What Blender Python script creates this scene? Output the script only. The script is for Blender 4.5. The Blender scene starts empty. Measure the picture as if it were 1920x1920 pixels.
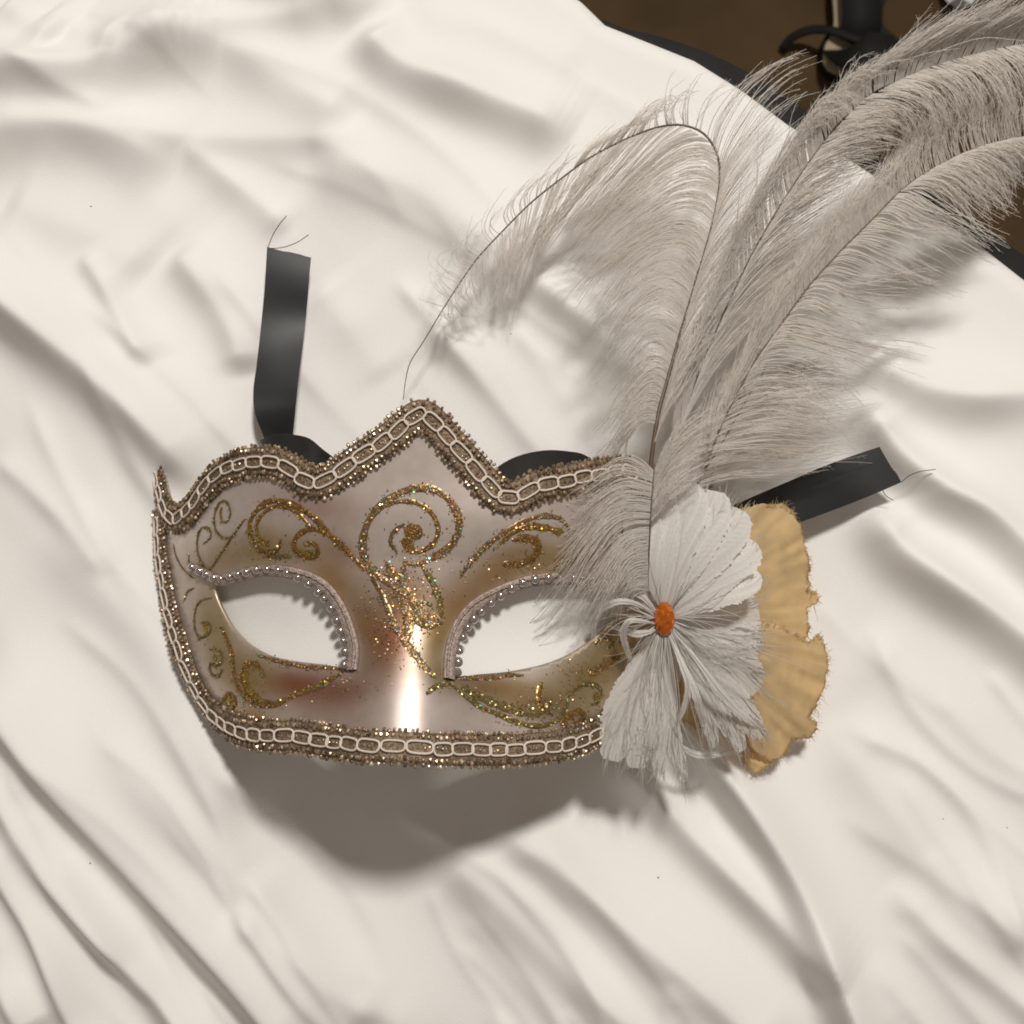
import bpy, math, random
import numpy as np
from mathutils import Vector, Matrix
from mathutils.geometry import delaunay_2d_cdt

random.seed(7)
RNG = np.random.default_rng(11)
SC = bpy.context.scene
COL = SC.collection

# ------------------------------------------------------------------ camera
FOV = math.radians(46.0)
TILT = math.radians(5.0)
CAM_H = 0.405
F_PX = 960.0 / math.tan(FOV / 2)
CAM = np.array([0.0, -CAM_H * math.tan(TILT), CAM_H])
cd = bpy.data.cameras.new('camera')
cam = bpy.data.objects.new('camera', cd)
COL.objects.link(cam)
cam.location = CAM
cam.rotation_euler = (TILT, 0, 0)
cd.sensor_width = 36.0
cd.angle = FOV
cd.clip_start = 0.01
cd.clip_end = 50
cd.dof.use_dof = True
cd.dof.focus_distance = 0.36
cd.dof.aperture_fstop = 22.0
SC.camera = cam

# ------------------------------------------------------------------ light
world = bpy.data.worlds.new('World')
SC.world = world
world.use_nodes = True
wb = world.node_tree.nodes['Background']
wb.inputs[0].default_value = (1.0, 0.88, 0.75, 1)
wb.inputs[1].default_value = 0.20
LAMP_DIR = Vector((0.15, 0.49, 0.86)).normalized()
LAMP_AT = Vector((-0.01, -0.02, 0.0)) + LAMP_DIR * 1.7
ld = bpy.data.lights.new('ceiling_lamp', 'AREA')
ld.shape = 'DISK'
ld.size = 0.20
ld.energy = 22.8
ld.color = (1.0, 0.965, 0.905)
lamp = bpy.data.objects.new('ceiling_lamp', ld)
COL.objects.link(lamp)
lamp.location = LAMP_AT
lamp.rotation_euler = (-LAMP_DIR).to_track_quat('-Z', 'Y').to_euler()

SC.view_settings.view_transform = 'Standard'
SC.view_settings.look = 'None'
SC.view_settings.exposure = 0.0
SC.view_settings.gamma = 1.0
SC.cycles.use_denoising = True
SC.cycles.max_bounces = 10
SC.cycles.transparent_max_bounces = 12
SC.cycles.filter_width = 1.8
SC.cycles.sample_clamp_indirect = 4.0

# ------------------------------------------------------------------ helpers
CT, ST = math.cos(TILT), math.sin(TILT)


def rays(px):
    px = np.atleast_2d(np.asarray(px, float))
    d = np.stack([(px[:, 0] - 960) / F_PX, (960 - px[:, 1]) / F_PX, -np.ones(len(px))], 1)
    # camera pitched up from straight down by TILT about x
    y = d[:, 1] * CT - d[:, 2] * ST
    z = d[:, 1] * ST + d[:, 2] * CT
    return np.stack([d[:, 0], y, z], 1)


def at(x, y, z=0.0):
    """World point at height z seen in the photograph at (x, y)."""
    d = rays([(x, y)])[0]
    return CAM + d * ((z - CAM[2]) / d[2])


def at_many(px, z):
    d = rays(px)
    z = np.broadcast_to(np.asarray(z, float), (len(d),))
    return CAM + d * ((z - CAM[2]) / d[:, 2])[:, None]


def to_px(p):
    p = np.asarray(p, float) - CAM
    y = p[:, 1] * CT + p[:, 2] * ST
    z = -p[:, 1] * ST + p[:, 2] * CT
    return np.stack([960 + F_PX * p[:, 0] / -z, 960 - F_PX * y / -z], 1)


def catmull(pts, n, closed=False):
    """Smooth curve through pts resampled to n points evenly in arc length."""
    p = np.asarray(pts, float)
    if closed:
        q = np.vstack([p[-1], p, p[0], p[1]])
    else:
        q = np.vstack([2 * p[0] - p[1], p, 2 * p[-1] - p[-2]])
    out = []
    m = 14
    for i in range(1, len(q) - 2):
        t = np.linspace(0, 1, m, endpoint=False)[:, None]
        a, b, c, d = q[i - 1], q[i], q[i + 1], q[i + 2]
        out.append(0.5 * (2 * b + (c - a) * t + (2 * a - 5 * b + 4 * c - d) * t * t + (3 * b - a - 3 * c + d) * t ** 3))
    out = np.vstack(out + [q[-2][None]])
    s = np.r_[0, np.cumsum(np.linalg.norm(np.diff(out, axis=0), axis=1))]
    if closed:
        w = np.linspace(0, s[-1], n, endpoint=False)
    else:
        w = np.linspace(0, s[-1], n)
    return np.stack([np.interp(w, s, out[:, k]) for k in range(p.shape[1])], 1)


def nrm(v):
    return v / np.maximum(np.linalg.norm(v, axis=-1, keepdims=True), 1e-12)


def smooth(a, b, x):
    t = np.clip((x - a) / (b - a), 0, 1)
    return t * t * (3 - 2 * t)


def mesh_of(name, verts, faces, smooth_shade=True, colors=None, uvs=None):
    """faces: one (n,k) array or a list of such arrays."""
    if not isinstance(faces, list):
        faces = [faces]
    faces = [np.asarray(f, np.int32) for f in faces if len(f)]
    verts = np.asarray(verts, np.float32)
    me = bpy.data.meshes.new(name)
    nl = sum(f.size for f in faces)
    npoly = sum(len(f) for f in faces)
    me.vertices.add(len(verts))
    me.vertices.foreach_set('co', verts.ravel())
    me.loops.add(nl)
    me.loops.foreach_set('vertex_index', np.concatenate([f.ravel() for f in faces]))
    me.polygons.add(npoly)
    tot = np.concatenate([np.full(len(f), f.shape[1], np.int32) for f in faces])
    me.polygons.foreach_set('loop_start', np.r_[0, np.cumsum(tot)[:-1]].astype(np.int32))
    me.polygons.foreach_set('use_smooth', np.full(npoly, smooth_shade))
    if colors is not None:
        ca = me.color_attributes.new('paint', 'FLOAT_COLOR', 'POINT')
        c = np.ones((len(verts), 4), np.float32)
        c[:, :3] = colors
        ca.data.foreach_set('color', c.ravel())
    me.update(calc_edges=True)
    me.validate()
    return me


def obj(name, me, mat=None, parent=None, stuff=False):
    o = bpy.data.objects.new(name, me)
    COL.objects.link(o)
    if mat is not None and me is not None and len(me.materials) == 0:
        me.materials.append(mat)
    if parent is not None:
        o.parent = parent
    if stuff:
        o['kind'] = 'stuff'
    return o


def tag(o, label, cat):
    o['label'] = label
    o['category'] = cat
    return o


def tubes(C, R, sides=3):
    """C (N,S,3) centre lines, R (N,S) radii -> verts, quad faces."""
    N, S, _ = C.shape
    T = nrm(np.gradient(C, axis=1))
    ref = np.zeros_like(T)
    ref[..., 2] = 1
    par = np.abs(T[..., 2:3]) > 0.95
    ref = np.where(par, np.array([1.0, 0, 0]), ref)
    a = nrm(np.cross(T, ref))
    b = np.cross(T, a)
    ang = np.arange(sides) / sides * 2 * np.pi
    V = C[:, :, None] + R[:, :, None, None] * (np.cos(ang)[:, None] * a[:, :, None] + np.sin(ang)[:, None] * b[:, :, None])
    V = V.reshape(-1, 3)
    n, s, k = np.meshgrid(np.arange(N), np.arange(S - 1), np.arange(sides), indexing='ij')
    base = n * S * sides + s * sides
    k2 = (k + 1) % sides
    Fq = np.stack([base + k, base + k2, base + sides + k2, base + sides + k], -1).reshape(-1, 4)
    return V, Fq


def join(parts):
    """parts: list of (verts, faces) with faces of one size each -> verts, [faces...]"""
    vs, fs, o = [], {}, 0
    for v, f in parts:
        f = np.asarray(f)
        if len(v) == 0 or f.size == 0:
            continue
        vs.append(v)
        fs.setdefault(f.shape[1], []).append(f + o)
        o += len(v)
    return np.vstack(vs), [np.vstack(x) for x in fs.values()]


def in_poly(pts, poly):
    x, y = pts[:, 0], pts[:, 1]
    ins = np.zeros(len(pts), bool)
    q = np.roll(poly, -1, 0)
    for (x0, y0), (x1, y1) in zip(poly, q):
        c = ((y0 > y) != (y1 > y))
        if y1 != y0:
            ins ^= c & (x < (x1 - x0) * (y - y0) / (y1 - y0) + x0)
    return ins


def fill_poly(outer, holes, step):
    """Triangulate a polygon with holes and even inner points -> (pts2d, tris)."""
    mn, mx = outer.min(0), outer.max(0)
    gx = np.arange(mn[0], mx[0], step)
    gy = np.arange(mn[1], mx[1], step * 0.87)
    X, Y = np.meshgrid(gx, gy)
    X[1::2] += step / 2
    g = np.stack([X.ravel(), Y.ravel()], 1)
    keep = in_poly(g, outer)
    for h in holes:
        keep &= ~in_poly(g, h)
    g = g[keep]
    loops = [outer] + holes
    allb = np.vstack(loops)
    d = np.full(len(g), 9.0)
    for i in range(0, len(allb), 200):
        d = np.minimum(d, np.sqrt(((g[:, None] - allb[None, i:i + 200]) ** 2).sum(-1)).min(1))
    g = g[d > step * 0.45]
    pts = np.vstack([allb, g])
    edges, o = [], 0
    for l in loops:
        n = len(l)
        edges += [(o + i, o + (i + 1) % n) for i in range(n)]
        o += n
    res = delaunay_2d_cdt([Vector(p) for p in pts], edges, [], 0, 1e-7)
    v = np.array([tuple(p) for p in res[0]])
    f = np.array([t for t in res[2] if len(t) == 3])
    c = v[f].mean(1)
    keep = in_poly(c, outer)
    for h in holes:
        keep &= ~in_poly(c, h)
    f = f[keep]
    a = v[f]
    cr = (a[:, 1, 0] - a[:, 0, 0]) * (a[:, 2, 1] - a[:, 0, 1]) - (a[:, 1, 1] - a[:, 0, 1]) * (a[:, 2, 0] - a[:, 0, 0])
    f[cr < 0] = f[cr < 0][:, ::-1]
    return v, f


def vnoise(p, scale, seed=0):
    """Cheap smooth 2D value noise in [-1, 1]."""
    r = np.random.default_rng(seed).uniform(-1, 1, (64, 64))
    q = np.asarray(p) * scale
    i = np.floor(q).astype(int)
    f = q - i
    f = f * f * (3 - 2 * f)
    g = lambda a, b: r[(i[:, 0] + a) % 64, (i[:, 1] + b) % 64]
    return (g(0, 0) * (1 - f[:, 0]) + g(1, 0) * f[:, 0]) * (1 - f[:, 1]) + (g(0, 1) * (1 - f[:, 0]) + g(1, 1) * f[:, 0]) * f[:, 1]


def ico_points():
    ph = (1 + 5 ** 0.5) / 2
    vv = nrm(np.array([(-1, ph, 0), (1, ph, 0), (-1, -ph, 0), (1, -ph, 0), (0, -1, ph), (0, 1, ph), (0, -1, -ph), (0, 1, -ph), (ph, 0, -1), (ph, 0, 1), (-ph, 0, -1), (-ph, 0, 1)], float))
    ff = np.array([(0, 11, 5), (0, 5, 1), (0, 1, 7), (0, 7, 10), (0, 10, 11), (1, 5, 9), (5, 11, 4), (11, 10, 2), (10, 7, 6), (7, 1, 8), (3, 9, 4), (3, 4, 2), (3, 2, 6), (3, 6, 8), (3, 8, 9), (4, 9, 5), (2, 4, 11), (6, 2, 10), (8, 6, 7), (9, 8, 1)])
    return vv, ff


# ------------------------------------------------------------------ materials
def material(name, color=(0.8, 0.8, 0.8), rough=0.5, metal=0.0, attr=False, spec=None, coat=0.0, coat_rough=0.1,
             sheen=0.0, bump=None, mottled=None, trans=0.0):
    m = bpy.data.materials.new(name)
    m.use_nodes = True
    nt = m.node_tree
    b = nt.nodes['Principled BSDF']
    b.inputs['Base Color'].default_value = (*color, 1)
    b.inputs['Roughness'].default_value = rough
    b.inputs['Metallic'].default_value = metal
    if spec is not None:
        b.inputs['Specular IOR Level'].default_value = spec
    b.inputs['Coat Weight'].default_value = coat
    b.inputs['Coat Roughness'].default_value = coat_rough
    b.inputs['Sheen Weight'].default_value = sheen
    src = None
    if attr:
        a = nt.nodes.new('ShaderNodeAttribute')
        a.attribute_name = 'paint'
        src = a.outputs['Color']
    tc = nt.nodes.new('ShaderNodeTexCoord')
    if mottled:
        sc, amt = mottled
        n = nt.nodes.new('ShaderNodeTexNoise')
        n.inputs['Scale'].default_value = sc
        n.inputs['Detail'].default_value = 5
        nt.links.new(tc.outputs['Object'], n.inputs['Vector'])
        r = nt.nodes.new('ShaderNodeMapRange')
        r.inputs['From Min'].default_value = 0.3
        r.inputs['From Max'].default_value = 0.7
        r.inputs['To Min'].default_value = 1 - amt
        r.inputs['To Max'].default_value = 1 + amt
        nt.links.new(n.outputs['Fac'], r.inputs['Value'])
        mx = nt.nodes.new('ShaderNodeMix')
        mx.data_type = 'RGBA'
        mx.blend_type = 'MULTIPLY'
        mx.inputs[0].default_value = 1
        if src is not None:
            nt.links.new(src, mx.inputs[6])
        else:
            mx.inputs[6].default_value = (*color, 1)
        nt.links.new(r.outputs['Result'], mx.inputs[7])
        src = mx.outputs[2]
    if src is not None:
        nt.links.new(src, b.inputs['Base Color'])
    if bump:
        sc, st, dist = bump
        n = nt.nodes.new('ShaderNodeTexNoise')
        n.inputs['Scale'].default_value = sc
        n.inputs['Detail'].default_value = 4
        nt.links.new(tc.outputs['Object'], n.inputs['Vector'])
        bp = nt.nodes.new('ShaderNodeBump')
        bp.inputs['Strength'].default_value = st
        bp.inputs['Distance'].default_value = dist
        nt.links.new(n.outputs['Fac'], bp.inputs['Height'])
        nt.links.new(bp.outputs['Normal'], b.inputs['Normal'])
    if trans > 0:
        t = nt.nodes.new('ShaderNodeBsdfTranslucent')
        t.inputs['Color'].default_value = (*color, 1)
        if src is not None:
            nt.links.new(src, t.inputs['Color'])
        ms = nt.nodes.new('ShaderNodeMixShader')
        ms.inputs[0].default_value = trans
        out = nt.nodes['Material Output']
        nt.links.new(b.outputs[0], ms.inputs[1])
        nt.links.new(t.outputs[0], ms.inputs[2])
        nt.links.new(ms.outputs[0], out.inputs['Surface'])
    return m


M = {}
M['sheet'] = material('cotton_sheet', (0.84, 0.815, 0.795), 0.9, spec=0.15, sheen=0.1, bump=(2200, 0.22, 0.0004), mottled=(9, 0.012))
M['floor'] = material('brown_floor', (0.066, 0.038, 0.015), 0.7, spec=0.15, mottled=(14, 0.25), bump=(160, 0.1, 0.002))
M['rail'] = material('black_rail', (0.020, 0.019, 0.019), 0.75, spec=0.2, mottled=(60, 0.2))
M['satin'] = material('black_satin', (0.013, 0.013, 0.0135), 0.46, spec=0.4, sheen=0.3, mottled=(70, 0.3), bump=(5000, 0.2, 0.0002))
M['lint'] = material('grey_lint', (0.28, 0.25, 0.22), 0.9)
M['thread'] = material('grey_thread', (0.07, 0.065, 0.06), 0.7)
M['shell'] = material('pearl_paint', rough=0.40, metal=0.55, spec=0.4, attr=True, coat=0.3, coat_rough=0.14, mottled=(260, 0.06), bump=(300, 0.04, 0.0003))
M['tape'] = material('gold_braid', (0.25, 0.18, 0.12), 0.5, metal=0.5, mottled=(900, 0.5), bump=(1600, 0.9, 0.0006))
M['lurex'] = material('lurex_thread', (0.40, 0.27, 0.155), 0.32, metal=0.8, attr=True)
M['cord'] = material('cream_cord', (0.74, 0.64, 0.55), 0.75, sheen=0.2, bump=(3500, 0.6, 0.0003))
M['rim'] = material('pink_braid', (0.40, 0.315, 0.275), 0.5, metal=0.35, mottled=(900, 0.35), bump=(1800, 0.8, 0.0005))
M['bead'] = material('silver_bead', (0.52, 0.46, 0.43), 0.16, metal=0.85, coat=0.5)
M['glitter'] = material('gold_glitter', rough=0.34, metal=0.6, attr=True)
M['barb'] = material('white_feather', (0.95, 0.915, 0.875), 0.42, spec=0.55, sheen=0.1, trans=0.62)
M['petal'] = material('white_goose_feather', (0.80, 0.765, 0.735), 0.5, spec=0.4, sheen=0.1, trans=0.5, attr=True)
M['quill'] = material('brown_quill', (0.11, 0.07, 0.04), 0.45)
M['leaf'] = material('gold_leaf_fabric', (0.80, 0.615, 0.345), 0.55, spec=0.3, trans=0.45, mottled=(110, 0.14), bump=(1500, 0.15, 0.0003))
M['gem'] = material('orange_gem', (0.72, 0.17, 0.010), 0.10, metal=0.65, coat=0.8, coat_rough=0.03)
M['insole'] = material('cream_insole', (0.36, 0.29, 0.19), 0.7, mottled=(40, 0.1))
M['leather'] = material('black_leather', (0.012, 0.011, 0.010), 0.7, spec=0.2)
M['paper'] = material('white_paper', (0.75, 0.77, 0.82), 0.8)

# ------------------------------------------------------------------ floor
FLOOR_Z = -0.45
v = np.array([(-1.5, -1.5, FLOOR_Z), (2.5, -1.5, FLOOR_Z), (2.5, 2.5, FLOOR_Z), (-1.5, 2.5, FLOOR_Z)])
fl = obj('floor', mesh_of('floor', v, np.array([[0, 1, 2, 3]]), False), M['floor'])
fl['kind'] = 'structure'

# ------------------------------------------------------------------ the mask's surface
X0_MASK, A_MASK = -0.0268, 0.0925
EYE_L, EYE_R = at(530, 1170, 0.03)[:2], at(990, 1180, 0.03)[:2]
Y_BROW = at(770, 1075, 0.055)[1]
Y_BOT = at(765, 1400, 0.07)[1]
Y_TOP = at(785, 770, 0.05)[1]


def mask_xc(x, y):
    return (x - X0_MASK) - 0.030 * (y - 0.0)


def mask_z(x, y):
    xc = mask_xc(x, y)
    t = np.abs(xc) / A_MASK
    z = 0.004 + 0.0575 * (1 - t ** 2.45)
    # forehead leans back a little, the lower edge comes forward
    z = z + 0.13 * np.maximum(y - Y_BROW - 0.004, 0) * (1 - np.clip(t, 0, 1) ** 2)
    r = np.clip((Y_BROW + 0.012 - y) / (Y_BROW + 0.012 - Y_BOT), 0, 1.15)
    nose = 0.0195 * np.where(r < 0.55, r * r / 1.1, r - 0.275)
    w = 0.0105 + 0.0085 * r
    z = z + nose * np.exp(-np.abs((xc + 0.0018) / w) ** 2.35)
    z = z - 0.017 * smooth(0.55, 1.05, r) * smooth(0.38, 0.85, t)
    # eye sockets sink in, brows stand out
    for c, sg in ((EYE_L, -1), (EYE_R, 1)):
        d = np.stack([(x - c[0]) / 0.030, (y - c[1] + 0.001) / 0.018], -1)
        z = z - 0.0055 * np.exp(-(d ** 2).sum(-1))
        d = np.stack([(x - c[0] + sg * 0.006) / 0.026, (y - c[1] - 0.030) / 0.010], -1)
        z = z + 0.0012 * np.exp(-(d ** 2).sum(-1))
    return z


def mask_hit(px):
    """Points of the mask's surface seen in the photograph at px."""
    d = rays(px)
    out = np.zeros((len(d), 3))
    zs = np.linspace(0.11, -0.03, 281)
    found = np.zeros(len(d), bool)
    lo = np.full(len(d), 0.11)
    hi = np.full(len(d), -0.03)
    prev = zs[0]
    for z in zs[1:]:
        p = CAM + d * ((z - CAM[2]) / d[:, 2])[:, None]
        hit = (~found) & (mask_z(p[:, 0], p[:, 1]) >= z)
        lo[hit], hi[hit] = prev, z
        found |= hit
        prev = z
    for _ in range(22):
        mid = (lo + hi) / 2
        p = CAM + d * ((mid - CAM[2]) / d[:, 2])[:, None]
        below = mask_z(p[:, 0], p[:, 1]) >= mid
        hi = np.where(below, mid, hi)
        lo = np.where(below, lo, mid)
    return CAM + d * ((hi - CAM[2]) / d[:, 2])[:, None]


def mask_n(p):
    h = 0.0006
    gxx = (mask_z(p[:, 0] + h, p[:, 1]) - mask_z(p[:, 0] - h, p[:, 1])) / (2 * h)
    gyy = (mask_z(p[:, 0], p[:, 1] + h) - mask_z(p[:, 0], p[:, 1] - h)) / (2 * h)
    return nrm(np.stack([-gxx, -gyy, np.ones(len(p))], 1))


def on_mask(p2):
    p2 = np.asarray(p2)
    return np.stack([p2[:, 0], p2[:, 1], mask_z(p2[:, 0], p2[:, 1])], 1)


def mirror(p2):
    p2 = np.array(p2, float)
    xc = mask_xc(p2[:, 0], p2[:, 1])
    p2[:, 0] -= 2 * xc
    return p2


TOP_L = [(296, 880), (303, 905), (315, 952), (333, 973), (356, 960), (375, 936), (401, 902), (427, 882), (458, 870), (484, 866)]
TOP = [(520, 868), (549, 881), (572, 899), (596, 906), (619, 899), (645, 881), (677, 858), (723, 827), (762, 795), (786, 778),
       (804, 783), (830, 811), (864, 850), (898, 889), (929, 925), (950, 935), (976, 928), (1012, 910), (1057, 901), (1098, 903)]
LEFT = [(302, 955), (303, 1000), (305, 1040), (313, 1092), (325, 1157), (343, 1217), (364, 1272), (390, 1318), (421, 1350), (458, 1371)]
BOT = [(510, 1379), (552, 1380), (591, 1385), (625, 1392), (677, 1399), (744, 1402), (796, 1405), (856, 1407), (919, 1407), (960, 1406),
       (1005, 1402), (1044, 1397), (1080, 1388), (1111, 1376)]
top_l = mask_hit(TOP_L)[:, :2]
top = mask_hit(TOP)[:, :2]
left = mask_hit(LEFT)[:, :2]
bot = mask_hit(BOT)[:, :2]
top_path = np.vstack([top_l, top, mirror(top_l[:-1])[::-1][:]])
top_path = np.vstack([top_l, top[:-1], mirror(top_l[:-2])[::-1]])
bot_path = np.vstack([left, bot, mirror(left[:-1])[::-1]])


def offset(path, amount):
    t = nrm(np.gradient(path, axis=0))
    n = np.stack([-t[:, 1], t[:, 0]], 1)
    p3 = on_mask(path)
    c = mask_n(p3)[:, 2]
    return path + n * (amount * c)[:, None]


tp = catmull(top_path, 260)
bp = catmull(bot_path, 260)
top_out = offset(tp, 0.0030)
bot_out = offset(bp, -0.0030)
outline = np.vstack([top_out, bot_out[::-1][4:-4]])

EYE_LPX = [(402, 1100), (440, 1090), (500, 1079), (560, 1086), (600, 1104), (628, 1140), (646, 1180), (655, 1215), (651, 1249),
           (600, 1245), (545, 1238), (500, 1226), (458, 1200), (425, 1160)]
EYE_RPX = [(850, 1266), (853, 1225), (868, 1180), (900, 1142), (950, 1115), (1000, 1098), (1050, 1096), (1110, 1102), (1160, 1120),
           (1150, 1160), (1115, 1195), (1070, 1225), (1020, 1245), (960, 1258), (900, 1264)]
eye_l = catmull(mask_hit(EYE_LPX)[:, :2], 90, True)
eye_r = catmull(mask_hit(EYE_RPX)[:, :2], 90, True)

# ------------------------------------------------------------------ bed sheet
A = at(1080, 0)[:2]
B = at(1920, 520)[:2]
EU = (B - A) / np.linalg.norm(B - A)
EN = np.array([-EU[1], EU[0]])           # outward
if EN @ (at(1700, 100)[:2] - A) < 0:
    EN = -EN
_ed = np.array([at(x, y)[:2] for x, y in [(900, -120), (1085, 0), (1130, 44), (1215, 78), (1300, 112), (1390, 168), (1480, 235), (1600, 303), (1720, 382), (1830, 452), (1920, 522), (2150, 690)]]) - A
_ed_u, _ed_n = _ed @ EU, _ed @ EN


def edge_dist(p):
    q = p - A
    return q @ EN - np.interp(q @ EU, _ed_u, _ed_n) + 0.0068


PXM = 0.000181   # metres of bed per photograph pixel
# crest lines of the folds: points along the dark slope, width of the lit side, width of the dark side, height (mm)
FOLDS = [
    # upper left
    ([(-150, 90), (0, 180), (90, 200), (200, 190), (270, 165), (350, 135), (430, 140)], 70, 52, 8.5),
    ([(350, 110), (440, 150), (540, 210), (650, 275)], 70, 50, 3.5),
    ([(420, -30), (520, 15), (620, 45), (690, 42), (760, 15)], 60, 40, 5.5),
    ([(640, 85), (690, 135), (760, 185), (860, 222), (1000, 270), (1060, 300)], 80, 45, 7.5),
    ([(760, 60), (900, 100), (1020, 130), (1090, 160)], 60, 50, 3.0),
    ([(-120, 330), (0, 312), (120, 305), (230, 325), (320, 370)], 55, 55, 5.0),
    ([(330, 300), (400, 350), (470, 405), (530, 460)], 30, 34, 2.2),
    ([(560, 335), (650, 370), (760, 410), (860, 480), (960, 570)], 80, 60, 4.5),
    ([(90, 60), (160, 110), (240, 150)], 40, 40, 2.0),
    ([(0, 40), (60, 90), (120, 130)], 60, 40, 3.0),
    ([(-60, 262), (150, 278), (330, 292), (520, 296), (720, 300)], 60, 34, 2.4),
    ([(180, 128), (300, 104), (420, 88), (540, 76), (640, 60)], 55, 34, 2.8),
    # left and centre
    ([(150, 490), (200, 560), (240, 630), (285, 710)], 30, 22, 3.0),
    ([(310, 490), (370, 560), (420, 640), (440, 720)], 55, 34, 4.0),
    ([(-140, 490), (0, 600), (100, 680), (200, 765), (290, 850), (380, 960)], 75, 46, 10.0),
    ([(0, 420), (90, 460), (180, 500), (260, 560)], 90, 60, 2.5),
    ([(560, 560), (640, 660), (700, 740)], 60, 50, 2.0),
    ([(770, 610), (840, 680), (900, 745), (985, 850), (1040, 930)], 45, 26, 4.5),
    ([(940, 520), (1040, 600), (1120, 665), (1200, 740), (1300, 850)], 60, 34, 4.5),
    # lower left
    ([(-100, 1250), (0, 1350), (104, 1468), (260, 1640), (417, 1805), (520, 1940), (600, 2050)], 85, 42, 11.0),
    ([(-80, 1420), (0, 1510), (104, 1650), (260, 1825), (340, 1930), (420, 2050)], 45, 34, 8.0),
    ([(-60, 1560), (0, 1640), (78, 1770), (135, 1920), (180, 2050)], 45, 30, 7.0),
    ([(-80, 1720), (-10, 1840), (50, 1960)], 40, 30, 5.0),
    ([(60, 1000), (160, 1120), (260, 1230), (360, 1400), (480, 1560)], 90, 60, 3.0),
    ([(120, 1330), (260, 1480), (400, 1620), (560, 1790), (700, 1930), (800, 2040)], 60, 55, 3.5),
    ([(430, 1700), (560, 1810), (700, 1930)], 40, 40, 2.0),
    # lower right
    ([(1210, 1330), (1293, 1418), (1378, 1532), (1458, 1660), (1511, 1795), (1560, 1920), (1600, 2050)], 62, 30, 10.5),
    ([(1110, 1400), (1176, 1475), (1272, 1578), (1378, 1684), (1474, 1790), (1520, 1860)], 55, 34, 6.5),
    ([(880, 1540), (953, 1590), (1059, 1670), (1176, 1765), (1325, 1900), (1450, 2040)], 70, 44, 6.5),
    ([(780, 1600), (900, 1695), (1033, 1828), (1155, 1930), (1250, 2040)], 70, 48, 5.0),
    ([(1500, 1370), (1560, 1450), (1650, 1570), (1760, 1690), (1940, 1830)], 90, 55, 3.5),
    ([(1640, 1660), (1750, 1775), (1880, 1880), (2000, 1980)], 45, 26, 3.2),
    ([(1560, 1240), (1700, 1330), (1850, 1450), (2000, 1560)], 70, 60, 2.0),
    # right
    ([(1580, 690), (1672, 752), (1798, 782), (1930, 775), (2050, 790)], 70, 44, 7.0),
    ([(1560, 740), (1610, 820), (1662, 885), (1737, 945), (1822, 990), (1920, 1080), (2050, 1200)], 48, 36, 8.5),
    ([(1585, 930), (1606, 990), (1650, 1055), (1728, 1115), (1822, 1178), (1930, 1260), (2050, 1360)], 52, 42, 9.0),
    ([(1500, 560), (1560, 620), (1620, 690)], 50, 40, 3.0),
]


# finer creases fanning the same way
_g = np.random.default_rng(42)
for x0, x1, y0, y1, dx, dy, cnt in [(-60, 520, 1080, 1850, 0.60, 0.80, 16), (700, 1800, 1480, 1900, 0.60, 0.80, 18), (1500, 1900, 1100, 1600, 0.72, 0.69, 8), (-60, 420, 380, 900, 0.62, 0.78, 9),
                                   (-60, 1000, -20, 420, 0.80, 0.48, 7), (560, 1150, 420, 760, 0.66, 0.75, 7)]:
    for _ in range(cnt):
        p0 = np.array([_g.uniform(x0, x1), _g.uniform(y0, y1)])
        L_ = _g.uniform(260, 760)
        a_ = _g.normal(0, 0.09)
        d_ = np.array([dx * math.cos(a_) - dy * math.sin(a_), dx * math.sin(a_) + dy * math.cos(a_)])
        n_ = np.array([-d_[1], d_[0]])
        bow = _g.normal(0, 0.07) * L_
        FOLDS.append(([tuple(p0 + d_ * L_ * t + n_ * bow * math.sin(t * math.pi)) for t in (0, 0.33, 0.66, 1)], _g.uniform(14, 40), _g.uniform(11, 24), _g.choice([0.45, 0.7, 1.0, 1.5])))


def fold_height(P2):
    z = np.zeros(len(P2))
    for pts, w1, w2, h in FOLDS:
        c = catmull([at(x, y)[:2] for x, y in pts], 40)
        w1m, w2m = w1 * PXM, w2 * 1.0 * PXM
        R = 3.2 * max(w1m, w2m)
        lo, hi = c.min(0) - R, c.max(0) + R
        idx = np.where((P2[:, 0] > lo[0]) & (P2[:, 0] < hi[0]) & (P2[:, 1] > lo[1]) & (P2[:, 1] < hi[1]))[0]
        if len(idx) == 0:
            continue
        q = P2[idx]
        best = np.full(len(q), 9.0)
        sd = np.zeros(len(q))
        tt = np.zeros(len(q))
        for i in range(len(c) - 1):
            a, b = c[i], c[i + 1]
            d = b - a
            L = d @ d
            t = np.clip((q - a) @ d / L, 0, 1)
            r = q - a - t[:, None] * d
            dist = np.hypot(r[:, 0], r[:, 1])
            side = np.sign(d[0] * r[:, 1] - d[1] * r[:, 0])
            up = dist < best
            best[up] = dist[up]
            sd[up] = (dist * side)[up]
            tt[up] = (i + t[up]) / (len(c) - 1)
        s = sd - 0.75 * w2m
        w = np.where(s > 0, w1m, w2m)
        e = smooth(0, 0.16, tt) * smooth(1, 0.84, tt)
        wob = 1 + 0.12 * np.sin(tt * 13 + h)
        z[idx] += h * 0.00175 * e * wob * np.where(s > 0, np.exp(-(np.sqrt((s / w) ** 2 + 0.01) - 0.1) ** 1.35), np.exp(-np.abs(s / w) ** 1.7))
    return z


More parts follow.
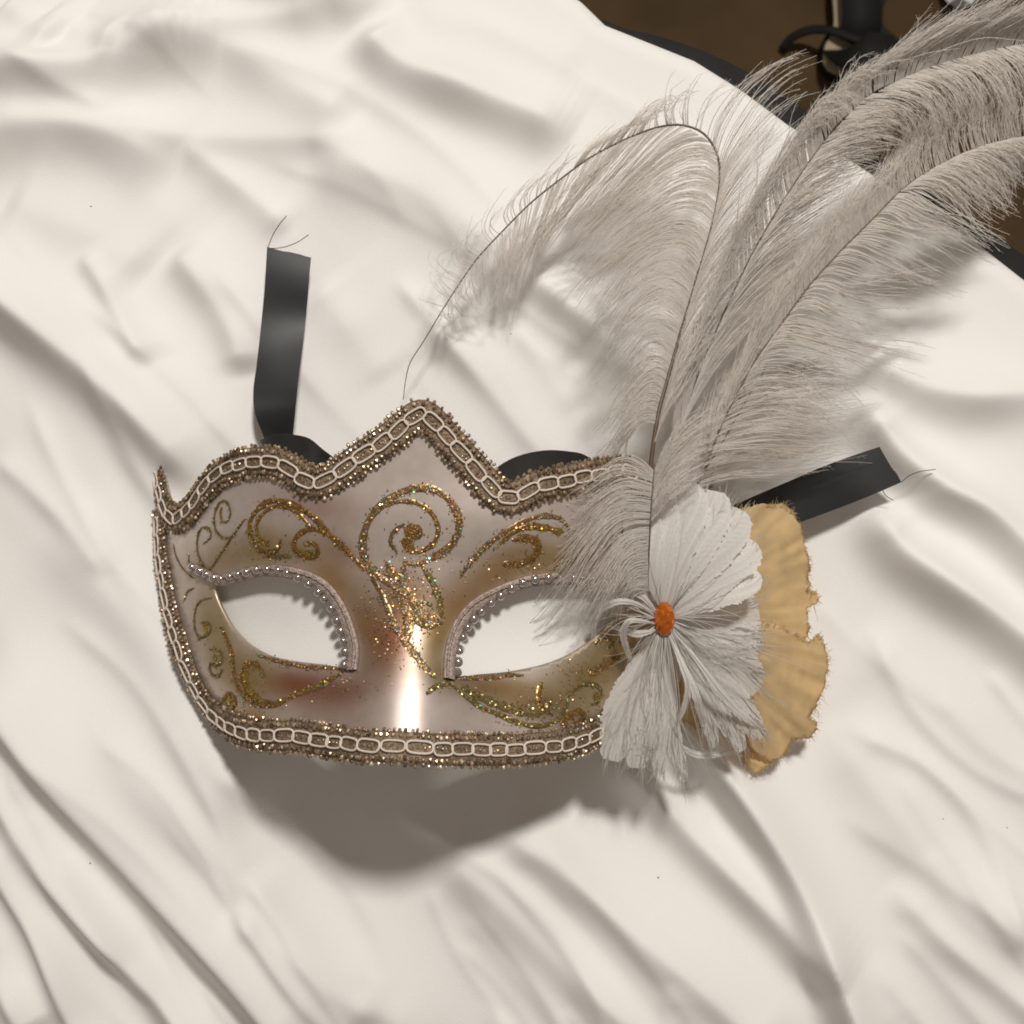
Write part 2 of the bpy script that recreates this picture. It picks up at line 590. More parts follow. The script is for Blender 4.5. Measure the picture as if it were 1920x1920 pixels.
def sheet_z(P2):
    z = fold_height(P2)
    # soft long wrinkles running with the folds
    q = np.stack([(P2[:, 0] + P2[:, 1]) * 0.7, (P2[:, 0] - P2[:, 1]) * 0.7], 1)
    n = vnoise(np.stack([q[:, 0] * 42, q[:, 1] * 4.5], 1), 1.0, 3) * 0.0007 + vnoise(np.stack([q[:, 0] * 120, q[:, 1] * 7], 1), 1.0, 4) * 0.00016
    n += vnoise(P2, 6, 5) * 0.0022
    # pleats: ridged waves running down to the right, flatter and more level towards the upper left
    px_ = to_px(np.stack([P2[:, 0], P2[:, 1], np.zeros(len(P2))], 1))
    up_ = smooth(560, 180, px_[:, 1] + 0.25 * px_[:, 0])
    for ang_, sc_, st_, am_, wt_, sd_ in ((53, 27, 2.8, 0.0040, 1 - up_, 31), (56, 62, 4.0, 0.0006, 1 - up_, 32), (30, 23, 3.6, 0.0036, up_, 33), (36, 58, 6.0, 0.0006, up_, 34)):
        ca, sa = math.cos(math.radians(-ang_)), math.sin(math.radians(-ang_))
        al, ac = P2[:, 0] * ca + P2[:, 1] * sa, -P2[:, 0] * sa + P2[:, 1] * ca
        wv = vnoise(np.stack([al * 5, ac * 5], 1), 1.0, sd_ + 50) * 0.018
        k_ = np.stack([(ac + wv) * sc_, al * st_ + 7.3], 1)
        r_ = vnoise(k_, 1.0, sd_)
        n += wt_ * am_ * (1 - np.sqrt(r_ * r_ + 0.012)) * (0.55 + 0.45 * vnoise(P2, 5, sd_ + 90))
    # under the mask the padded bedding bulges up into the eye openings
    bulge = np.zeros(len(P2))
    bw = np.zeros(len(P2))
    for loop in (eye_l, eye_r):
        c = loop.mean(0)
        near = np.where(np.abs(P2 - c).max(1) < 0.05)[0]
        q = P2[near]
        d = np.full(len(q), 9.0)
        for k in range(len(loop)):
            a, b = loop[k], loop[(k + 1) % len(loop)]
            t = np.clip((q - a) @ (b - a) / ((b - a) @ (b - a)), 0, 1)
            d = np.minimum(d, np.linalg.norm(q - a - t[:, None] * (b - a), axis=1))
        d[in_poly(q, loop)] *= -1
        w = smooth(0.012, 0.001, d)
        up = w > bw[near]
        bw[near] = np.maximum(bw[near], w)
        bulge[near] = np.where(up, np.maximum(mask_z(q[:, 0], q[:, 1]) - 0.0052 - 0.0004 * vnoise(q, 60, 9), 0.002), bulge[near])
    d = (P2 - at(400, 1400)[:2]) / np.array([0.034, 0.040])
    z = z + 0.0125 * np.exp(-(d ** 2).sum(1))
    flat = np.exp(-((((P2 - np.array([X0_MASK, 0.005])) / np.array([0.085, 0.055])) ** 2).sum(1)) ** 2)
    return (z + n) * (1 - 0.8 * flat) * (1 - bw) + bulge * bw


NX, NY = 860, 780
gx = np.linspace(-0.36, 0.50, NX)
gy = np.linspace(-0.30, 0.46, NY)
X, Y = np.meshgrid(gx, gy)
P2 = np.stack([X.ravel(), Y.ravel()], 1)
e = edge_dist(P2)
zz = sheet_z(P2)
RR = 0.010
zz *= 0.25 + 0.75 * smooth(0.004, -0.05, e)
th = np.clip(e / RR, 0, math.pi / 2)
out_n = np.where(e > 0, RR * np.sin(th) - np.maximum(e, 0), 0)
drop = np.where(e > 0, RR * (1 - np.cos(th)) + np.maximum(e - RR * math.pi / 2, 0), 0)
V = np.zeros((len(P2), 3))
V[:, :2] = P2 + EN * out_n[:, None]
V[:, 2] = zz - drop
V = np.where((drop > 0.30)[:, None], V * [1, 1, 0] + [0, 0, -0.30], V)
i, j = np.meshgrid(np.arange(NY - 1), np.arange(NX - 1), indexing='ij')
k = (i * NX + j).ravel()
Fq = np.stack([k, k + 1, k + NX + 1, k + NX], 1)
keep = (e[Fq].min(1) < 0.30)
sheet = obj('bed_sheet', mesh_of('bed_sheet', V, Fq[keep]), M['sheet'])
tag(sheet, 'crumpled cream white cotton sheet spread over the bed under the mask', 'bed sheet')

lint = []
for x, y in [(22, 215), (184, 400), (192, 1605), (1880, 1548), (1757, 1530), (1230, 1638), (958, 630)]:
    p0 = at(x, y)
    p0[2] = sheet_z(p0[None, :2])[0] + 0.0002
    lint.append((ico_points()[0] * np.array([0.00036, 0.00022, 0.0001]) * RNG.uniform(0.7, 1.3) + p0, ico_points()[1]))
vv, ff = join(lint)
obj('lint', mesh_of('lint', vv, ff), M['lint'], sheet, True)

# black rail of the bed just below the sheet's edge
rp = [at(x, y, -0.03) for x, y in [(1128, 40), (1165, 62), (1215, 82), (1280, 118), (1350, 165), (1480, 255), (1700, 395), (1950, 570), (2200, 760)]]
rc = catmull(rp, 60)
side = np.zeros((60, 3))
tg = nrm(np.gradient(rc, axis=0))
side = nrm(np.stack([-tg[:, 1], tg[:, 0], np.zeros(60)], 1))
wid = 0.0125 * smooth(-0.02, 0.25, np.linspace(0, 1, 60)) + 0.001
prof = [(-0.9, -0.16), (-0.9, 0.0), (0.85, 0.0), (1.0, -0.004), (1.0, -0.16)]
rv = np.stack([rc + side * (wid * a)[:, None] * 1.0 + np.array([0, 0, b]) for a, b in prof], 1)
n_, m_ = 60, len(prof)
i, j = np.meshgrid(np.arange(n_ - 1), np.arange(m_), indexing='ij')
rf = np.stack([i * m_ + j, i * m_ + (j + 1) % m_, (i + 1) * m_ + (j + 1) % m_, (i + 1) * m_ + j], -1).reshape(-1, 4)
rail = obj('bed_rail', mesh_of('bed_rail', rv.reshape(-1, 3), [rf, np.array([[0, 1, 2, 3, 4]]), np.array([[4, 3, 2, 1, 0]]) + (n_ - 1) * m_]), M['rail'])
tag(rail, 'black padded bed rail running along below the edge of the sheet', 'bed rail')

# ------------------------------------------------------------------ mask shell
v2, tri = fill_poly(outline, [eye_l, eye_r], 0.00145)
v3 = on_mask(v2)

# sprayed pearl, gold and copper paint
PEARL = np.array([0.60, 0.51, 0.465])
SPRAY = [  # px centre, rx, ry, angle, colour, amount
    (430, 1045, 85, 30, -12, (0.42, 0.31, 0.16), 0.8), (540, 1030, 70, 30, 8, (0.42, 0.30, 0.14), 0.75), (625, 1090, 60, 32, 48, (0.42, 0.27, 0.11), 0.9),
    (690, 1180, 34, 70, -20, (0.30, 0.17, 0.06), 0.9), (600, 950, 80, 28, 12, (0.40, 0.22, 0.17), 0.6), (640, 1035, 50, 26, 45, (0.38, 0.20, 0.14), 0.6),
    (760, 1130, 60, 62, 0, (0.24, 0.12, 0.035), 0.95), (735, 1205, 34, 45, 0, (0.28, 0.085, 0.03), 0.85), (820, 1190, 30, 66, 15, (0.25, 0.17, 0.055), 0.95),
    (700, 1250, 46, 30, 0, (0.27, 0.15, 0.08), 0.6), (560, 1285, 100, 34, 6, (0.26, 0.085, 0.028), 0.95), (650, 1300, 60, 24, -12, (0.28, 0.11, 0.05), 0.7),
    (465, 1265, 50, 44, 40, (0.40, 0.29, 0.10), 0.85), (400, 1170, 34, 70, -14, (0.44, 0.35, 0.17), 0.85), (425, 1235, 30, 50, -25, (0.42, 0.32, 0.15), 0.6),
    (620, 1340, 90, 28, 8, (0.36, 0.22, 0.17), 0.5), (930, 1075, 80, 34, -35, (0.40, 0.24, 0.10), 0.9), (1030, 1050, 80, 34, -8, (0.38, 0.27, 0.11), 0.85),
    (865, 1140, 40, 50, 30, (0.36, 0.22, 0.09), 0.9), (830, 1262, 40, 26, 20, (0.28, 0.20, 0.08), 0.8), (930, 1290, 90, 30, 8, (0.25, 0.16, 0.06), 0.95),
    (1010, 1320, 80, 32, 8, (0.25, 0.155, 0.06), 0.9), (1100, 1270, 80, 50, -25, (0.34, 0.25, 0.085), 0.9), (1160, 1210, 50, 50, 0, (0.34, 0.24, 0.08), 0.9),
    (1120, 1310, 40, 22, -10, (0.50, 0.42, 0.24), 0.7), (1085, 1360, 30, 14, -20, (0.36, 0.22, 0.05), 0.8), (1230, 1200, 60, 90, 0, (0.36, 0.26, 0.1), 0.7),
    (475, 1340, 40, 14, 20, (0.40, 0.27, 0.05), 0.7), (490, 1020, 22, 40, 10, (0.45, 0.28, 0.04), 0.45),
]
vpx = to_px(v3)
paint = np.tile(PEARL, (len(v3), 1))
for cx, cy, rx, ry, ang, colr, amt in SPRAY:
    a = math.radians(ang)
    dx, dy = vpx[:, 0] - cx, vpx[:, 1] - cy
    u = (dx * math.cos(a) + dy * math.sin(a)) / rx
    w = (-dx * math.sin(a) + dy * math.cos(a)) / ry
    k = amt * np.exp(-(u * u + w * w) ** 1.1 * 0.8)
    paint = paint * (1 - k[:, None]) + np.array(colr) * np.array([0.82, 0.76, 0.68]) * k[:, None]

mask = bpy.data.objects.new('masquerade_mask', None)
mask.empty_display_size = 0.05
COL.objects.link(mask)
tag(mask, 'pearl and gold masquerade mask with glitter scrolls, black ribbons and white ostrich plumes', 'mask')
shell = obj('shell', mesh_of('shell', v3, tri, True, paint), M['shell'], mask)
so = shell.modifiers.new('thickness', 'SOLIDIFY')
so.thickness = 0.0011
so.offset = -1

# ------------------------------------------------------------------ braid trim


def frame_path(path2, n, lift):
    c2 = catmull(path2, n)
    p = on_mask(c2)
    # even spacing in 3D
    s = np.r_[0, np.cumsum(np.linalg.norm(np.diff(p, axis=0), axis=1))]
    w = np.linspace(0, s[-1], n)
    c2 = np.stack([np.interp(w, s, c2[:, k]) for k in range(2)], 1)
    p = on_mask(c2)
    N = mask_n(p)
    T = nrm(np.gradient(p, axis=0))
    Bn = nrm(np.cross(N, T))
    return p + N * lift, T, Bn, N, s[-1]


def strip(p, Bn, N, half, thick, bulge=0.0):
    offs = np.linspace(-1, 1, 9)
    rows = [p + Bn * (half * o) + N * (thick + bulge * (1 - o * o)) for o in offs]
    rows = [p - Bn * half] + rows + [p + Bn * half]
    Vv = np.stack(rows, 1)
    n, m = Vv.shape[:2]
    i, j = np.meshgrid(np.arange(n - 1), np.arange(m - 1), indexing='ij')
    f = np.stack([i * m + j, (i + 1) * m + j, (i + 1) * m + j + 1, i * m + j + 1], -1).reshape(-1, 4)
    return Vv.reshape(-1, 3), f


ICO_V, ICO_F = ico_points()

# one loop of the cream cord, lying flat, 1 unit = 1 m
a = np.linspace(0, 2 * np.pi, 18, endpoint=False)
sup = lambda c, p: np.sign(c) * np.abs(c) ** p
loopc = np.stack([0.0034 * sup(np.cos(a), 0.55), 0.00165 * sup(np.sin(a), 0.7), 0.0003 * np.abs(np.cos(a))], 1)
lt = nrm(np.roll(loopc, -1, 0) - np.roll(loopc, 1, 0))
ln = np.tile([0, 0, 1.0], (18, 1))
lb = np.cross(lt, ln)
angs = np.arange(5) / 5 * 2 * np.pi
lv = (loopc[:, None] + 0.00034 * (np.cos(angs)[None, :, None] * lb[:, None] + np.sin(angs)[None, :, None] * ln[:, None])).reshape(-1, 3)
i, j = np.meshgrid(np.arange(18), np.arange(5), indexing='ij')
lf = np.stack([i * 5 + j, i * 5 + (j + 1) % 5, ((i + 1) % 18) * 5 + (j + 1) % 5, ((i + 1) % 18) * 5 + j], -1).reshape(-1, 4)
LOOP = mesh_of('cord_loop', lv, lf)


def braid(path2, name):
    n = 300
    p, T, Bn, N, L = frame_path(path2, n, 0.0003)
    sv, sf = strip(p, Bn, N, 0.0043, 0.0007, 0.0004)
    tape = obj(name, mesh_of(name, sv, sf), M['tape'], mask)
    u = np.linspace(0, 1, n)
    g = lambda arr, t: np.stack([np.interp(t, u, arr[:, k]) for k in range(3)], 1)
    parts, cols = [], []
    for off, lift, size in ((-0.0046, 0.0007, 0.00076), (-0.0032, 0.0013, 0.00076), (0.0032, 0.0013, 0.00076), (0.0046, 0.0007, 0.00076), (0.0, 0.0011, 0.0005)):
        m = int(L / 0.0016)
        tt = (np.arange(m) + RNG.uniform(-0.25, 0.25, m)) / m
        tt = np.clip(tt, 0, 1)
        c, b_, n_, t_ = g(p, tt), nrm(g(Bn, tt)), nrm(g(N, tt)), nrm(g(T, tt))
        c = c + b_ * (off + RNG.normal(0, 0.00018, m))[:, None] + n_ * (lift + RNG.normal(0, 0.00015, m))[:, None]
        rot = RNG.uniform(-0.5, 0.5, m)
        e1 = t_ * np.cos(rot)[:, None] + b_ * np.sin(rot)[:, None]
        e2 = -t_ * np.sin(rot)[:, None] + b_ * np.cos(rot)[:, None]
        sc = size * RNG.uniform(0.75, 1.2, m)
        vv = c[:, None] + sc[:, None, None] * (ICO_V[None, :, 0:1] * 0.8 * e1[:, None] + ICO_V[None, :, 1:2] * 0.95 * e2[:, None] + ICO_V[None, :, 2:3] * 0.8 * n_[:, None])
        ff = (ICO_F[None] + (np.arange(m) * 12)[:, None, None]).reshape(-1, 3)
        parts.append((vv.reshape(-1, 3), ff))
        base = np.array([0.50, 0.375, 0.26])
        cc = base * RNG.uniform(0.35, 1.25, (m, 1)) * (1 + RNG.normal(0, 0.05, (m, 3)))
        cc[RNG.random(m) < 0.07] = (0.85, 0.72, 0.55)
        cols.append(np.repeat(cc, 12, 0))
    vv, ff = join(parts)
    obj('lurex_edging', mesh_of('lurex_edging', vv, ff, False, np.vstack(cols)), M['lurex'], tape, True)
    # cream cord loops end to end
    s = 0.003
    k = 0
    while s < L - 0.003:
        ln_ = RNG.uniform(0.85, 1.12)
        half = 0.0033 * ln_
        t = np.array([min((s + half) / L, 1)])
        c, b_, n_, t_ = g(p, t)[0], nrm(g(Bn, t))[0], nrm(g(N, t))[0], nrm(g(T, t))[0]
        c = c + n_ * 0.00155 + b_ * RNG.normal(0, 0.00015)
        b_ = np.cross(n_, t_)
        o = obj('cord_loop', LOOP, M['cord'], tape)
        mt = Matrix.Identity(4)
        rt = RNG.normal(0, 0.05)
        e1 = t_ * math.cos(rt) + b_ * math.sin(rt)
        e2 = -t_ * math.sin(rt) + b_ * math.cos(rt)
        for r in range(3):
            mt[r][0], mt[r][1], mt[r][2], mt[r][3] = e1[r] * ln_, e2[r] * RNG.uniform(0.92, 1.08), n_[r], c[r]
        o.matrix_local = mt
        s += half * 2 - 0.00025
    return tape


braid(bot_path, 'braid_trim')
braid(top_path, 'braid_trim')

# beaded rims of the eye openings
BEAD = mesh_of('bead', ICO_V * 0.001, ICO_F)
a1, a2 = np.meshgrid(np.linspace(0, np.pi, 9), np.linspace(0, 2 * np.pi, 12, endpoint=False), indexing='ij')
bv = np.stack([np.sin(a1) * np.cos(a2), np.sin(a1) * np.sin(a2), np.cos(a1)], -1).reshape(-1, 3) * 0.0014
i, j = np.meshgrid(np.arange(8), np.arange(12), indexing='ij')
BEAD = mesh_of('bead', bv, np.stack([i * 12 + j, (i + 1) * 12 + j, (i + 1) * 12 + (j + 1) % 12, i * 12 + (j + 1) % 12], -1).reshape(-1, 4))
RIMS = [
    [(362, 1066), (385, 1078), (415, 1090), (450, 1082), (500, 1071), (560, 1078), (605, 1098), (635, 1135), (654, 1180), (663, 1220), (660, 1258)],
    [(842, 1275), (845, 1225), (860, 1175), (893, 1135), (945, 1107), (998, 1090), (1050, 1087), (1110, 1092), (1170, 1110)],
]
for pts, side_in in zip(RIMS, (1, -1)):
    path = mask_hit(pts)[:, :2]
    p, T, Bn, N, L = frame_path(path, 140, 0.0003)
    sv, sf = strip(p + Bn * 0.0003, Bn, N, 0.0017, 0.0007, 0.0004)
    parts = [(sv, sf)]
    # twisted cord along the top of the rim
    u = np.linspace(0, 1, 140)
    ph = u * L / 0.0016 * 2 * np.pi
    for q in (0, np.pi):
        c = p + Bn * (0.0012 + 0.0003 * np.cos(ph + q))[:, None] + N * (0.0012 + 0.0003 * np.sin(ph + q))[:, None]
        parts.append(tubes(c[None], np.full((1, 140), 0.0003), 4))
    vv, ff = join(parts)
    rim = obj('eye_rim', mesh_of('eye_rim', vv, ff), M['rim'], mask)
    m = int(L / 0.0037)
    for q in range(m):
        t = (q + 0.5 + RNG.uniform(-0.1, 0.1)) / m
        c = np.array([np.interp(t, u, p[:, k]) for k in range(3)])
        b_ = np.array([np.interp(t, u, Bn[:, k]) for k in range(3)])
        n_ = np.array([np.interp(t, u, N[:, k]) for k in range(3)])
        o = obj('bead', BEAD, M['bead'], rim)
        o.location = c - b_ * (-0.0009 + 0.0029 * smooth(0.45, 0.7, t if side_in > 0 else 1 - t)) + n_ * 0.0010
        o.rotation_euler = (RNG.uniform(0, 3), RNG.uniform(0, 3), 0)
        o.scale = Vector((1, 1, 1)) * RNG.uniform(0.85, 1.1)

# ------------------------------------------------------------------ glitter scrolls


def r1(pts): return [(260 + x / 3.84, 720 + y / 3.84) for x, y in pts]
def r2(pts): return [(700 + x / 3.84, 720 + y / 3.84) for x, y in pts]
def r3(pts): return [(260 + x / 3.84, 1040 + y / 3.84) for x, y in pts]
def r4(pts): return [(700 + x / 3.84, 1040 + y / 3.84) for x, y in pts]


BR, OR, DK, HO = 'bronze', 'orange', 'dark', 'holo'
SCROLLS = [
    # centre spiral of the forehead
    (r2([(230, 1500), (60, 1400), (-60, 1260), (-75, 1120), (-30, 980), (60, 870), (180, 790), (320, 750), (450, 765), (550, 840), (610, 950), (610, 1070), (550, 1170), (450, 1240), (330, 1290), (220, 1290)]), 11, HO, 1.3),
    (r2([(90, 880), (180, 850), (290, 850), (390, 900), (455, 990), (465, 1080), (420, 1160), (340, 1205), (280, 1200), (235, 1140), (250, 1070), (310, 1050)]), 7, OR, 1.2),
    (r2([(220, 1010), (150, 1060), (125, 1140), (170, 1210)]), 6, BR, 1.0),
    (r2([(230, 1050), (280, 1040), (330, 1070), (270, 1100), (240, 1150), (290, 1200)]), 16, OR, 1.4),
    # between the eyes
    (r2([(100, 1290), (150, 1400), (230, 1500), (300, 1600), (400, 1690), (500, 1720)]), 16, HO, 1.2),
    (r2([(-80, 1230), (0, 1400), (80, 1560), (140, 1700), (210, 1850)]), 8, BR, 1.0),
    (r2([(350, 1310), (420, 1420), (470, 1540), (480, 1660), (420, 1740), (330, 1720), (290, 1640), (340, 1570), (420, 1590)]), 10, DK, 1.0),
    (r2([(220, 1320), (200, 1450), (230, 1600), (260, 1720), (240, 1850)]), 16, HO, 1.1),
    (r4([(130, 500), (190, 570), (240, 640), (300, 720), (370, 810), (440, 880)]), 10, HO, 1.2),
    (r4([(390, 1000), (430, 960), (490, 935), (560, 925)]), 8, DK, 1.2),
    # brow on the left
    (r1([(1620, 1330), (1520, 1220), (1400, 1110), (1290, 990), (1180, 905), (1060, 850), (950, 845), (860, 900), (805, 990), (805, 1090), (860, 1180), (940, 1215), (1010, 1180), (1020, 1120)]), 9, OR, 1.1),
    (r1([(1240, 1030), (1130, 920), (1000, 880), (900, 930), (850, 1020), (870, 1110), (940, 1165)]), 6, OR, 0.9),
    (r1([(1530, 1230), (1420, 1120), (1300, 1050), (1190, 1060), (1120, 1130), (1140, 1210), (1220, 1250), (1290, 1220), (1270, 1150), (1200, 1150)]), 8, OR, 1.0),
    (r1([(770, 970), (700, 1060), (620, 1180), (540, 1300), (500, 1340), (440, 1260), (420, 1150), (445, 1050), (500, 1040), (520, 1100), (470, 1150)]), 5, DK, 0.9),
    (r1([(700, 1090), (620, 1110), (560, 1060), (545, 960), (580, 860), (630, 850), (660, 920), (640, 990), (600, 990)]), 5, DK, 0.9),
    (r1([(250, 1150), (270, 1240), (320, 1330), (390, 1400)]), 3, DK, 0.7),
    (r1([(360, 1220), (365, 1290), (390, 1340)]), 3, DK, 0.7),
    (r1([(900, 1230), (1000, 1240), (1100, 1240)]), 8, DK, 0.6),
    # cheek on the left
    (r3([(330, 330), (350, 270), (400, 240)]), 4, DK, 0.8),
    (r3([(440, 620), (405, 520), (405, 420), (440, 340), (520, 310)]), 4, DK, 0.8),
    (r3([(450, 490), (500, 490), (520, 540), (480, 590), (430, 600)]), 5, DK, 0.8),
    (r3([(520, 680), (580, 690), (600, 760), (560, 800), (515, 790), (520, 850), (570, 880), (600, 830)]), 6, DK, 0.9),
    (r3([(600, 520), (650, 650), (680, 780), (690, 900), (740, 1000), (850, 1080), (980, 1080), (1100, 1020), (1250, 960), (1400, 890), (1490, 830)]), 9, OR, 0.8),
    (r3([(900, 870), (850, 790), (780, 790), (740, 870), (760, 970), (840, 1050), (960, 1060)]), 9, OR, 0.8),
    (r3([(600, 1050), (650, 1000), (700, 1050), (680, 1110)]), 8, OR, 0.8),
    (r3([(860, 720), (960, 755), (1080, 785), (1220, 810), (1360, 815), (1480, 825)]), 6, HO, 1.0),
    (r3([(1230, 950), (1300, 950), (1380, 925)]), 8, HO, 0.9),
    # brow on the right
    (r2([(630, 1380), (720, 1260), (830, 1150), (970, 1050), (1110, 975), (1240, 950), (1350, 975), (1410, 1040)]), 8, HO, 1.1),
    (r2([(900, 1160), (1020, 1060), (1150, 1020), (1270, 1040), (1340, 1090)]), 8, OR, 0.9),
    (r2([(940, 1290), (1060, 1290), (1160, 1240), (1190, 1160), (1120, 1110), (1000, 1120)]), 12, OR, 0.8),
    (r2([(1300, 1340), (1380, 1290), (1450, 1240)]), 12, DK, 0.8),
    # cheek on the right
    (r4([(560, 930), (660, 1020), (780, 1100), (900, 1150), (1040, 1210), (1180, 1235), (1310, 1200), (1380, 1120), (1400, 1020), (1480, 950), (1570, 930), (1640, 980), (1620, 1060), (1570, 1080)]), 8, DK, 1.1),
    (r4([(570, 890), (700, 890), (850, 885), (960, 868), (1070, 870)]), 7, HO, 0.8),
    (r4([(640, 960), (760, 1020), (900, 1080), (1060, 1130), (1200, 1130), (1280, 1060)]), 14, DK, 0.7),
    (r4([(1210, 920), (1190, 1000), (1210, 1090), (1280, 1150)]), 9, OR, 0.6),
    (r4([(1350, 1220), (1400, 1170), (1480, 1130), (1520, 1180), (1450, 1230), (1400, 1260)]), 11, OR, 0.9),
    (r4([(1560, 860), (1680, 790), (1780, 740)]), 12, OR, 0.7),
    (r4([(1600, 640), (1660, 600), (1720, 620), (1680, 680)]), 9, DK, 0.8),
    (r1([(855, 990), (850, 1060), (880, 1120), (935, 1170)]), 7, 'mustard', 0.9),
    (r1([(600, 880), (590, 940), (600, 985)]), 6, 'mustard', 0.8),
    (r1([(1150, 1190), (1200, 1225), (1250, 1200)]), 8, 'mustard', 0.9),
    (r3([(780, 820), (770, 900), (800, 990), (880, 1050)]), 12, 'mustard', 0.8),
    (r3([(470, 500), (490, 560), (470, 590)]), 6, 'mustard', 0.8),
    (r3([(620, 1040), (690, 1070)]), 16, 'mustard', 0.8),
    (r3([(540, 720), (560, 760)]), 9, 'mustard', 0.8),
    (r2([(1090, 1040), (1170, 1030), (1240, 1050)]), 9, 'mustard', 0.8),
    (r2([(1280, 1050), (1360, 1060)]), 9, 'mustard', 0.8),
    (r4([(1600, 1000), (1620, 1060)]), 14, 'mustard', 0.8),
    (r4([(1370, 1220), (1400, 1250)]), 14, 'mustard', 0.8),
]
PAL = {
    'mustard': [(0.45, 0.31, 0.06), (0.55, 0.38, 0.08), (0.36, 0.24, 0.05)],
    BR: [(0.32, 0.20, 0.10), (0.22, 0.13, 0.06), (0.45, 0.32, 0.18)],
    OR: [(0.36, 0.21, 0.075), (0.42, 0.26, 0.10), (0.25, 0.15, 0.06), (0.55, 0.29, 0.06)],
    DK: [(0.30, 0.22, 0.10), (0.40, 0.29, 0.12), (0.20, 0.15, 0.07), (0.50, 0.36, 0.13)],
    HO: [(0.36, 0.24, 0.12), (0.26, 0.18, 0.10), (0.50, 0.36, 0.22), (0.55, 0.26, 0.06)],
}
SPARK = [(0.25, 0.95, 0.35), (0.3, 0.9, 0.85), (1.0, 0.45, 0.08), (0.95, 0.9, 0.8), (0.5, 0.5, 1.0), (1.0, 0.2, 0.12), (0.95, 0.8, 0.3)]


def flakes(c, N, r, cols, tilt=0.35):
    m = len(c)
    nn = nrm(N + RNG.normal(0, tilt, (m, 3)))
    e1 = nrm(np.cross(nn, RNG.normal(0, 1, (m, 3))))
    e2 = np.cross(nn, e1)
    ang = np.arange(5) / 5 * 2 * np.pi
    vv = c[:, None] + r[:, None, None] * (np.cos(ang)[None, :, None] * e1[:, None] + np.sin(ang)[None, :, None] * e2[:, None])
    ff = np.arange(m * 5).reshape(m, 5)
    return vv.reshape(-1, 3), ff, np.repeat(cols, 5, 0)


for pts, w, pal, dens in SCROLLS:
    px = catmull(pts, max(12, len(pts) * 8))
    p = mask_hit(px)
    L = np.linalg.norm(np.diff(p, axis=0), axis=1).sum()
    n = max(12, int(L / 0.0006))
    c2 = catmull(p[:, :2], n)
    p = on_mask(c2)
    N = mask_n(p)
    T = nrm(np.gradient(p, axis=0))
    Bn = np.cross(N, T)
    half = w * (0.62 if pal == HO else 0.6) * 0.000158
    u = np.linspace(0, 1, n)
    tap = 0.45 + 0.55 * np.minimum(1, np.minimum(u, 1 - u) * 7)
    tap = tap * (1 + 0.15 * np.sin(u * 40 + w))
    rows = [p + Bn * (half * o * tap)[:, None] + N * (0.00008 + 0.00018 * (1 - o * o)) for o in (-1, -0.5, 0, 0.5, 1)]
    Vv = np.stack(rows, 1).reshape(-1, 3)
    i, j = np.meshgrid(np.arange(n - 1), np.arange(4), indexing='ij')
    sf = np.stack([i * 5 + j, (i + 1) * 5 + j, (i + 1) * 5 + j + 1, i * 5 + j + 1], -1).reshape(-1, 4)
    P_ = np.array(PAL[pal])
    scol = np.tile(P_.mean(0) * 0.65, (len(Vv), 1))
    m = int(dens * L * 2 * half / (0.00042 ** 2) * 0.9)
    q = RNG.integers(0, n, m)
    o = RNG.normal(0, 0.55, m)
    stray = RNG.random(m) < 0.08
    o[stray] *= 2.6
    c = p[q] + Bn[q] * (o * half * tap[q])[:, None] + T[q] * RNG.uniform(-0.0004, 0.0004, m)[:, None]
    c = on_mask(c[:, :2]) + N[q] * RNG.uniform(0.0002, 0.0006, m)[:, None]
    cols = P_[RNG.integers(0, len(P_), m)] * RNG.uniform(0.5, 1.35, (m, 1))
    sp = RNG.random(m) < (0.13 if pal == HO else 0.035)
    cols[sp] = np.array(SPARK)[RNG.integers(0, len(SPARK), sp.sum())]
    fv, ff, fc = flakes(c, N[q], RNG.uniform(0.00014, 0.00034, m), cols)
    vv, fl_ = join([(Vv, sf), (fv, ff)])
    obj('glitter_scroll', mesh_of('glitter_scroll', vv, fl_, False, np.vstack([scol, fc])), M['glitter'], mask)

# loose glitter dusted between and under the eyes
DUST = [(765, 1130, 62, 70, 520), (740, 1200, 40, 50, 160), (640, 1290, 60, 20, 110), (560, 1250, 80, 10, 40), (1010, 1330, 90, 30, 260), (1100, 1270, 60, 50, 260), (470, 1300, 40, 40, 120),
        (700, 1150, 30, 60, 90), (500, 1030, 70, 25, 90), (980, 1060, 90, 30, 180), (400, 1180, 20, 50, 30)]
cs, cc = [], []
for cx, cy, rx, ry, m in DUST:
    m = int(m * 0.6)
    cs.append(np.stack([RNG.normal(cx, rx * 0.6, m), RNG.normal(cy, ry * 0.6, m)], 1))
cs = np.vstack(cs)
p = mask_hit(cs)
ok = in_poly(p[:, :2], outline) & ~in_poly(p[:, :2], eye_l) & ~in_poly(p[:, :2], eye_r)
p = p[ok]
N = mask_n(p)
pal = np.array(PAL[OR] + PAL[BR] + PAL[HO])
cols = pal[RNG.integers(0, len(pal), len(p))] * RNG.uniform(0.5, 1.3, (len(p), 1))
sp = RNG.random(len(p)) < 0.08
cols[sp] = np.array(SPARK)[RNG.integers(0, len(SPARK), sp.sum())]
fv, ff, fc = flakes(p + N * 0.0003, N, RNG.uniform(0.00012, 0.0003, len(p)), cols)
obj('glitter_dust', mesh_of('glitter_dust', fv, ff, False, fc), M['glitter'], mask, True)

# ------------------------------------------------------------------ ribbons


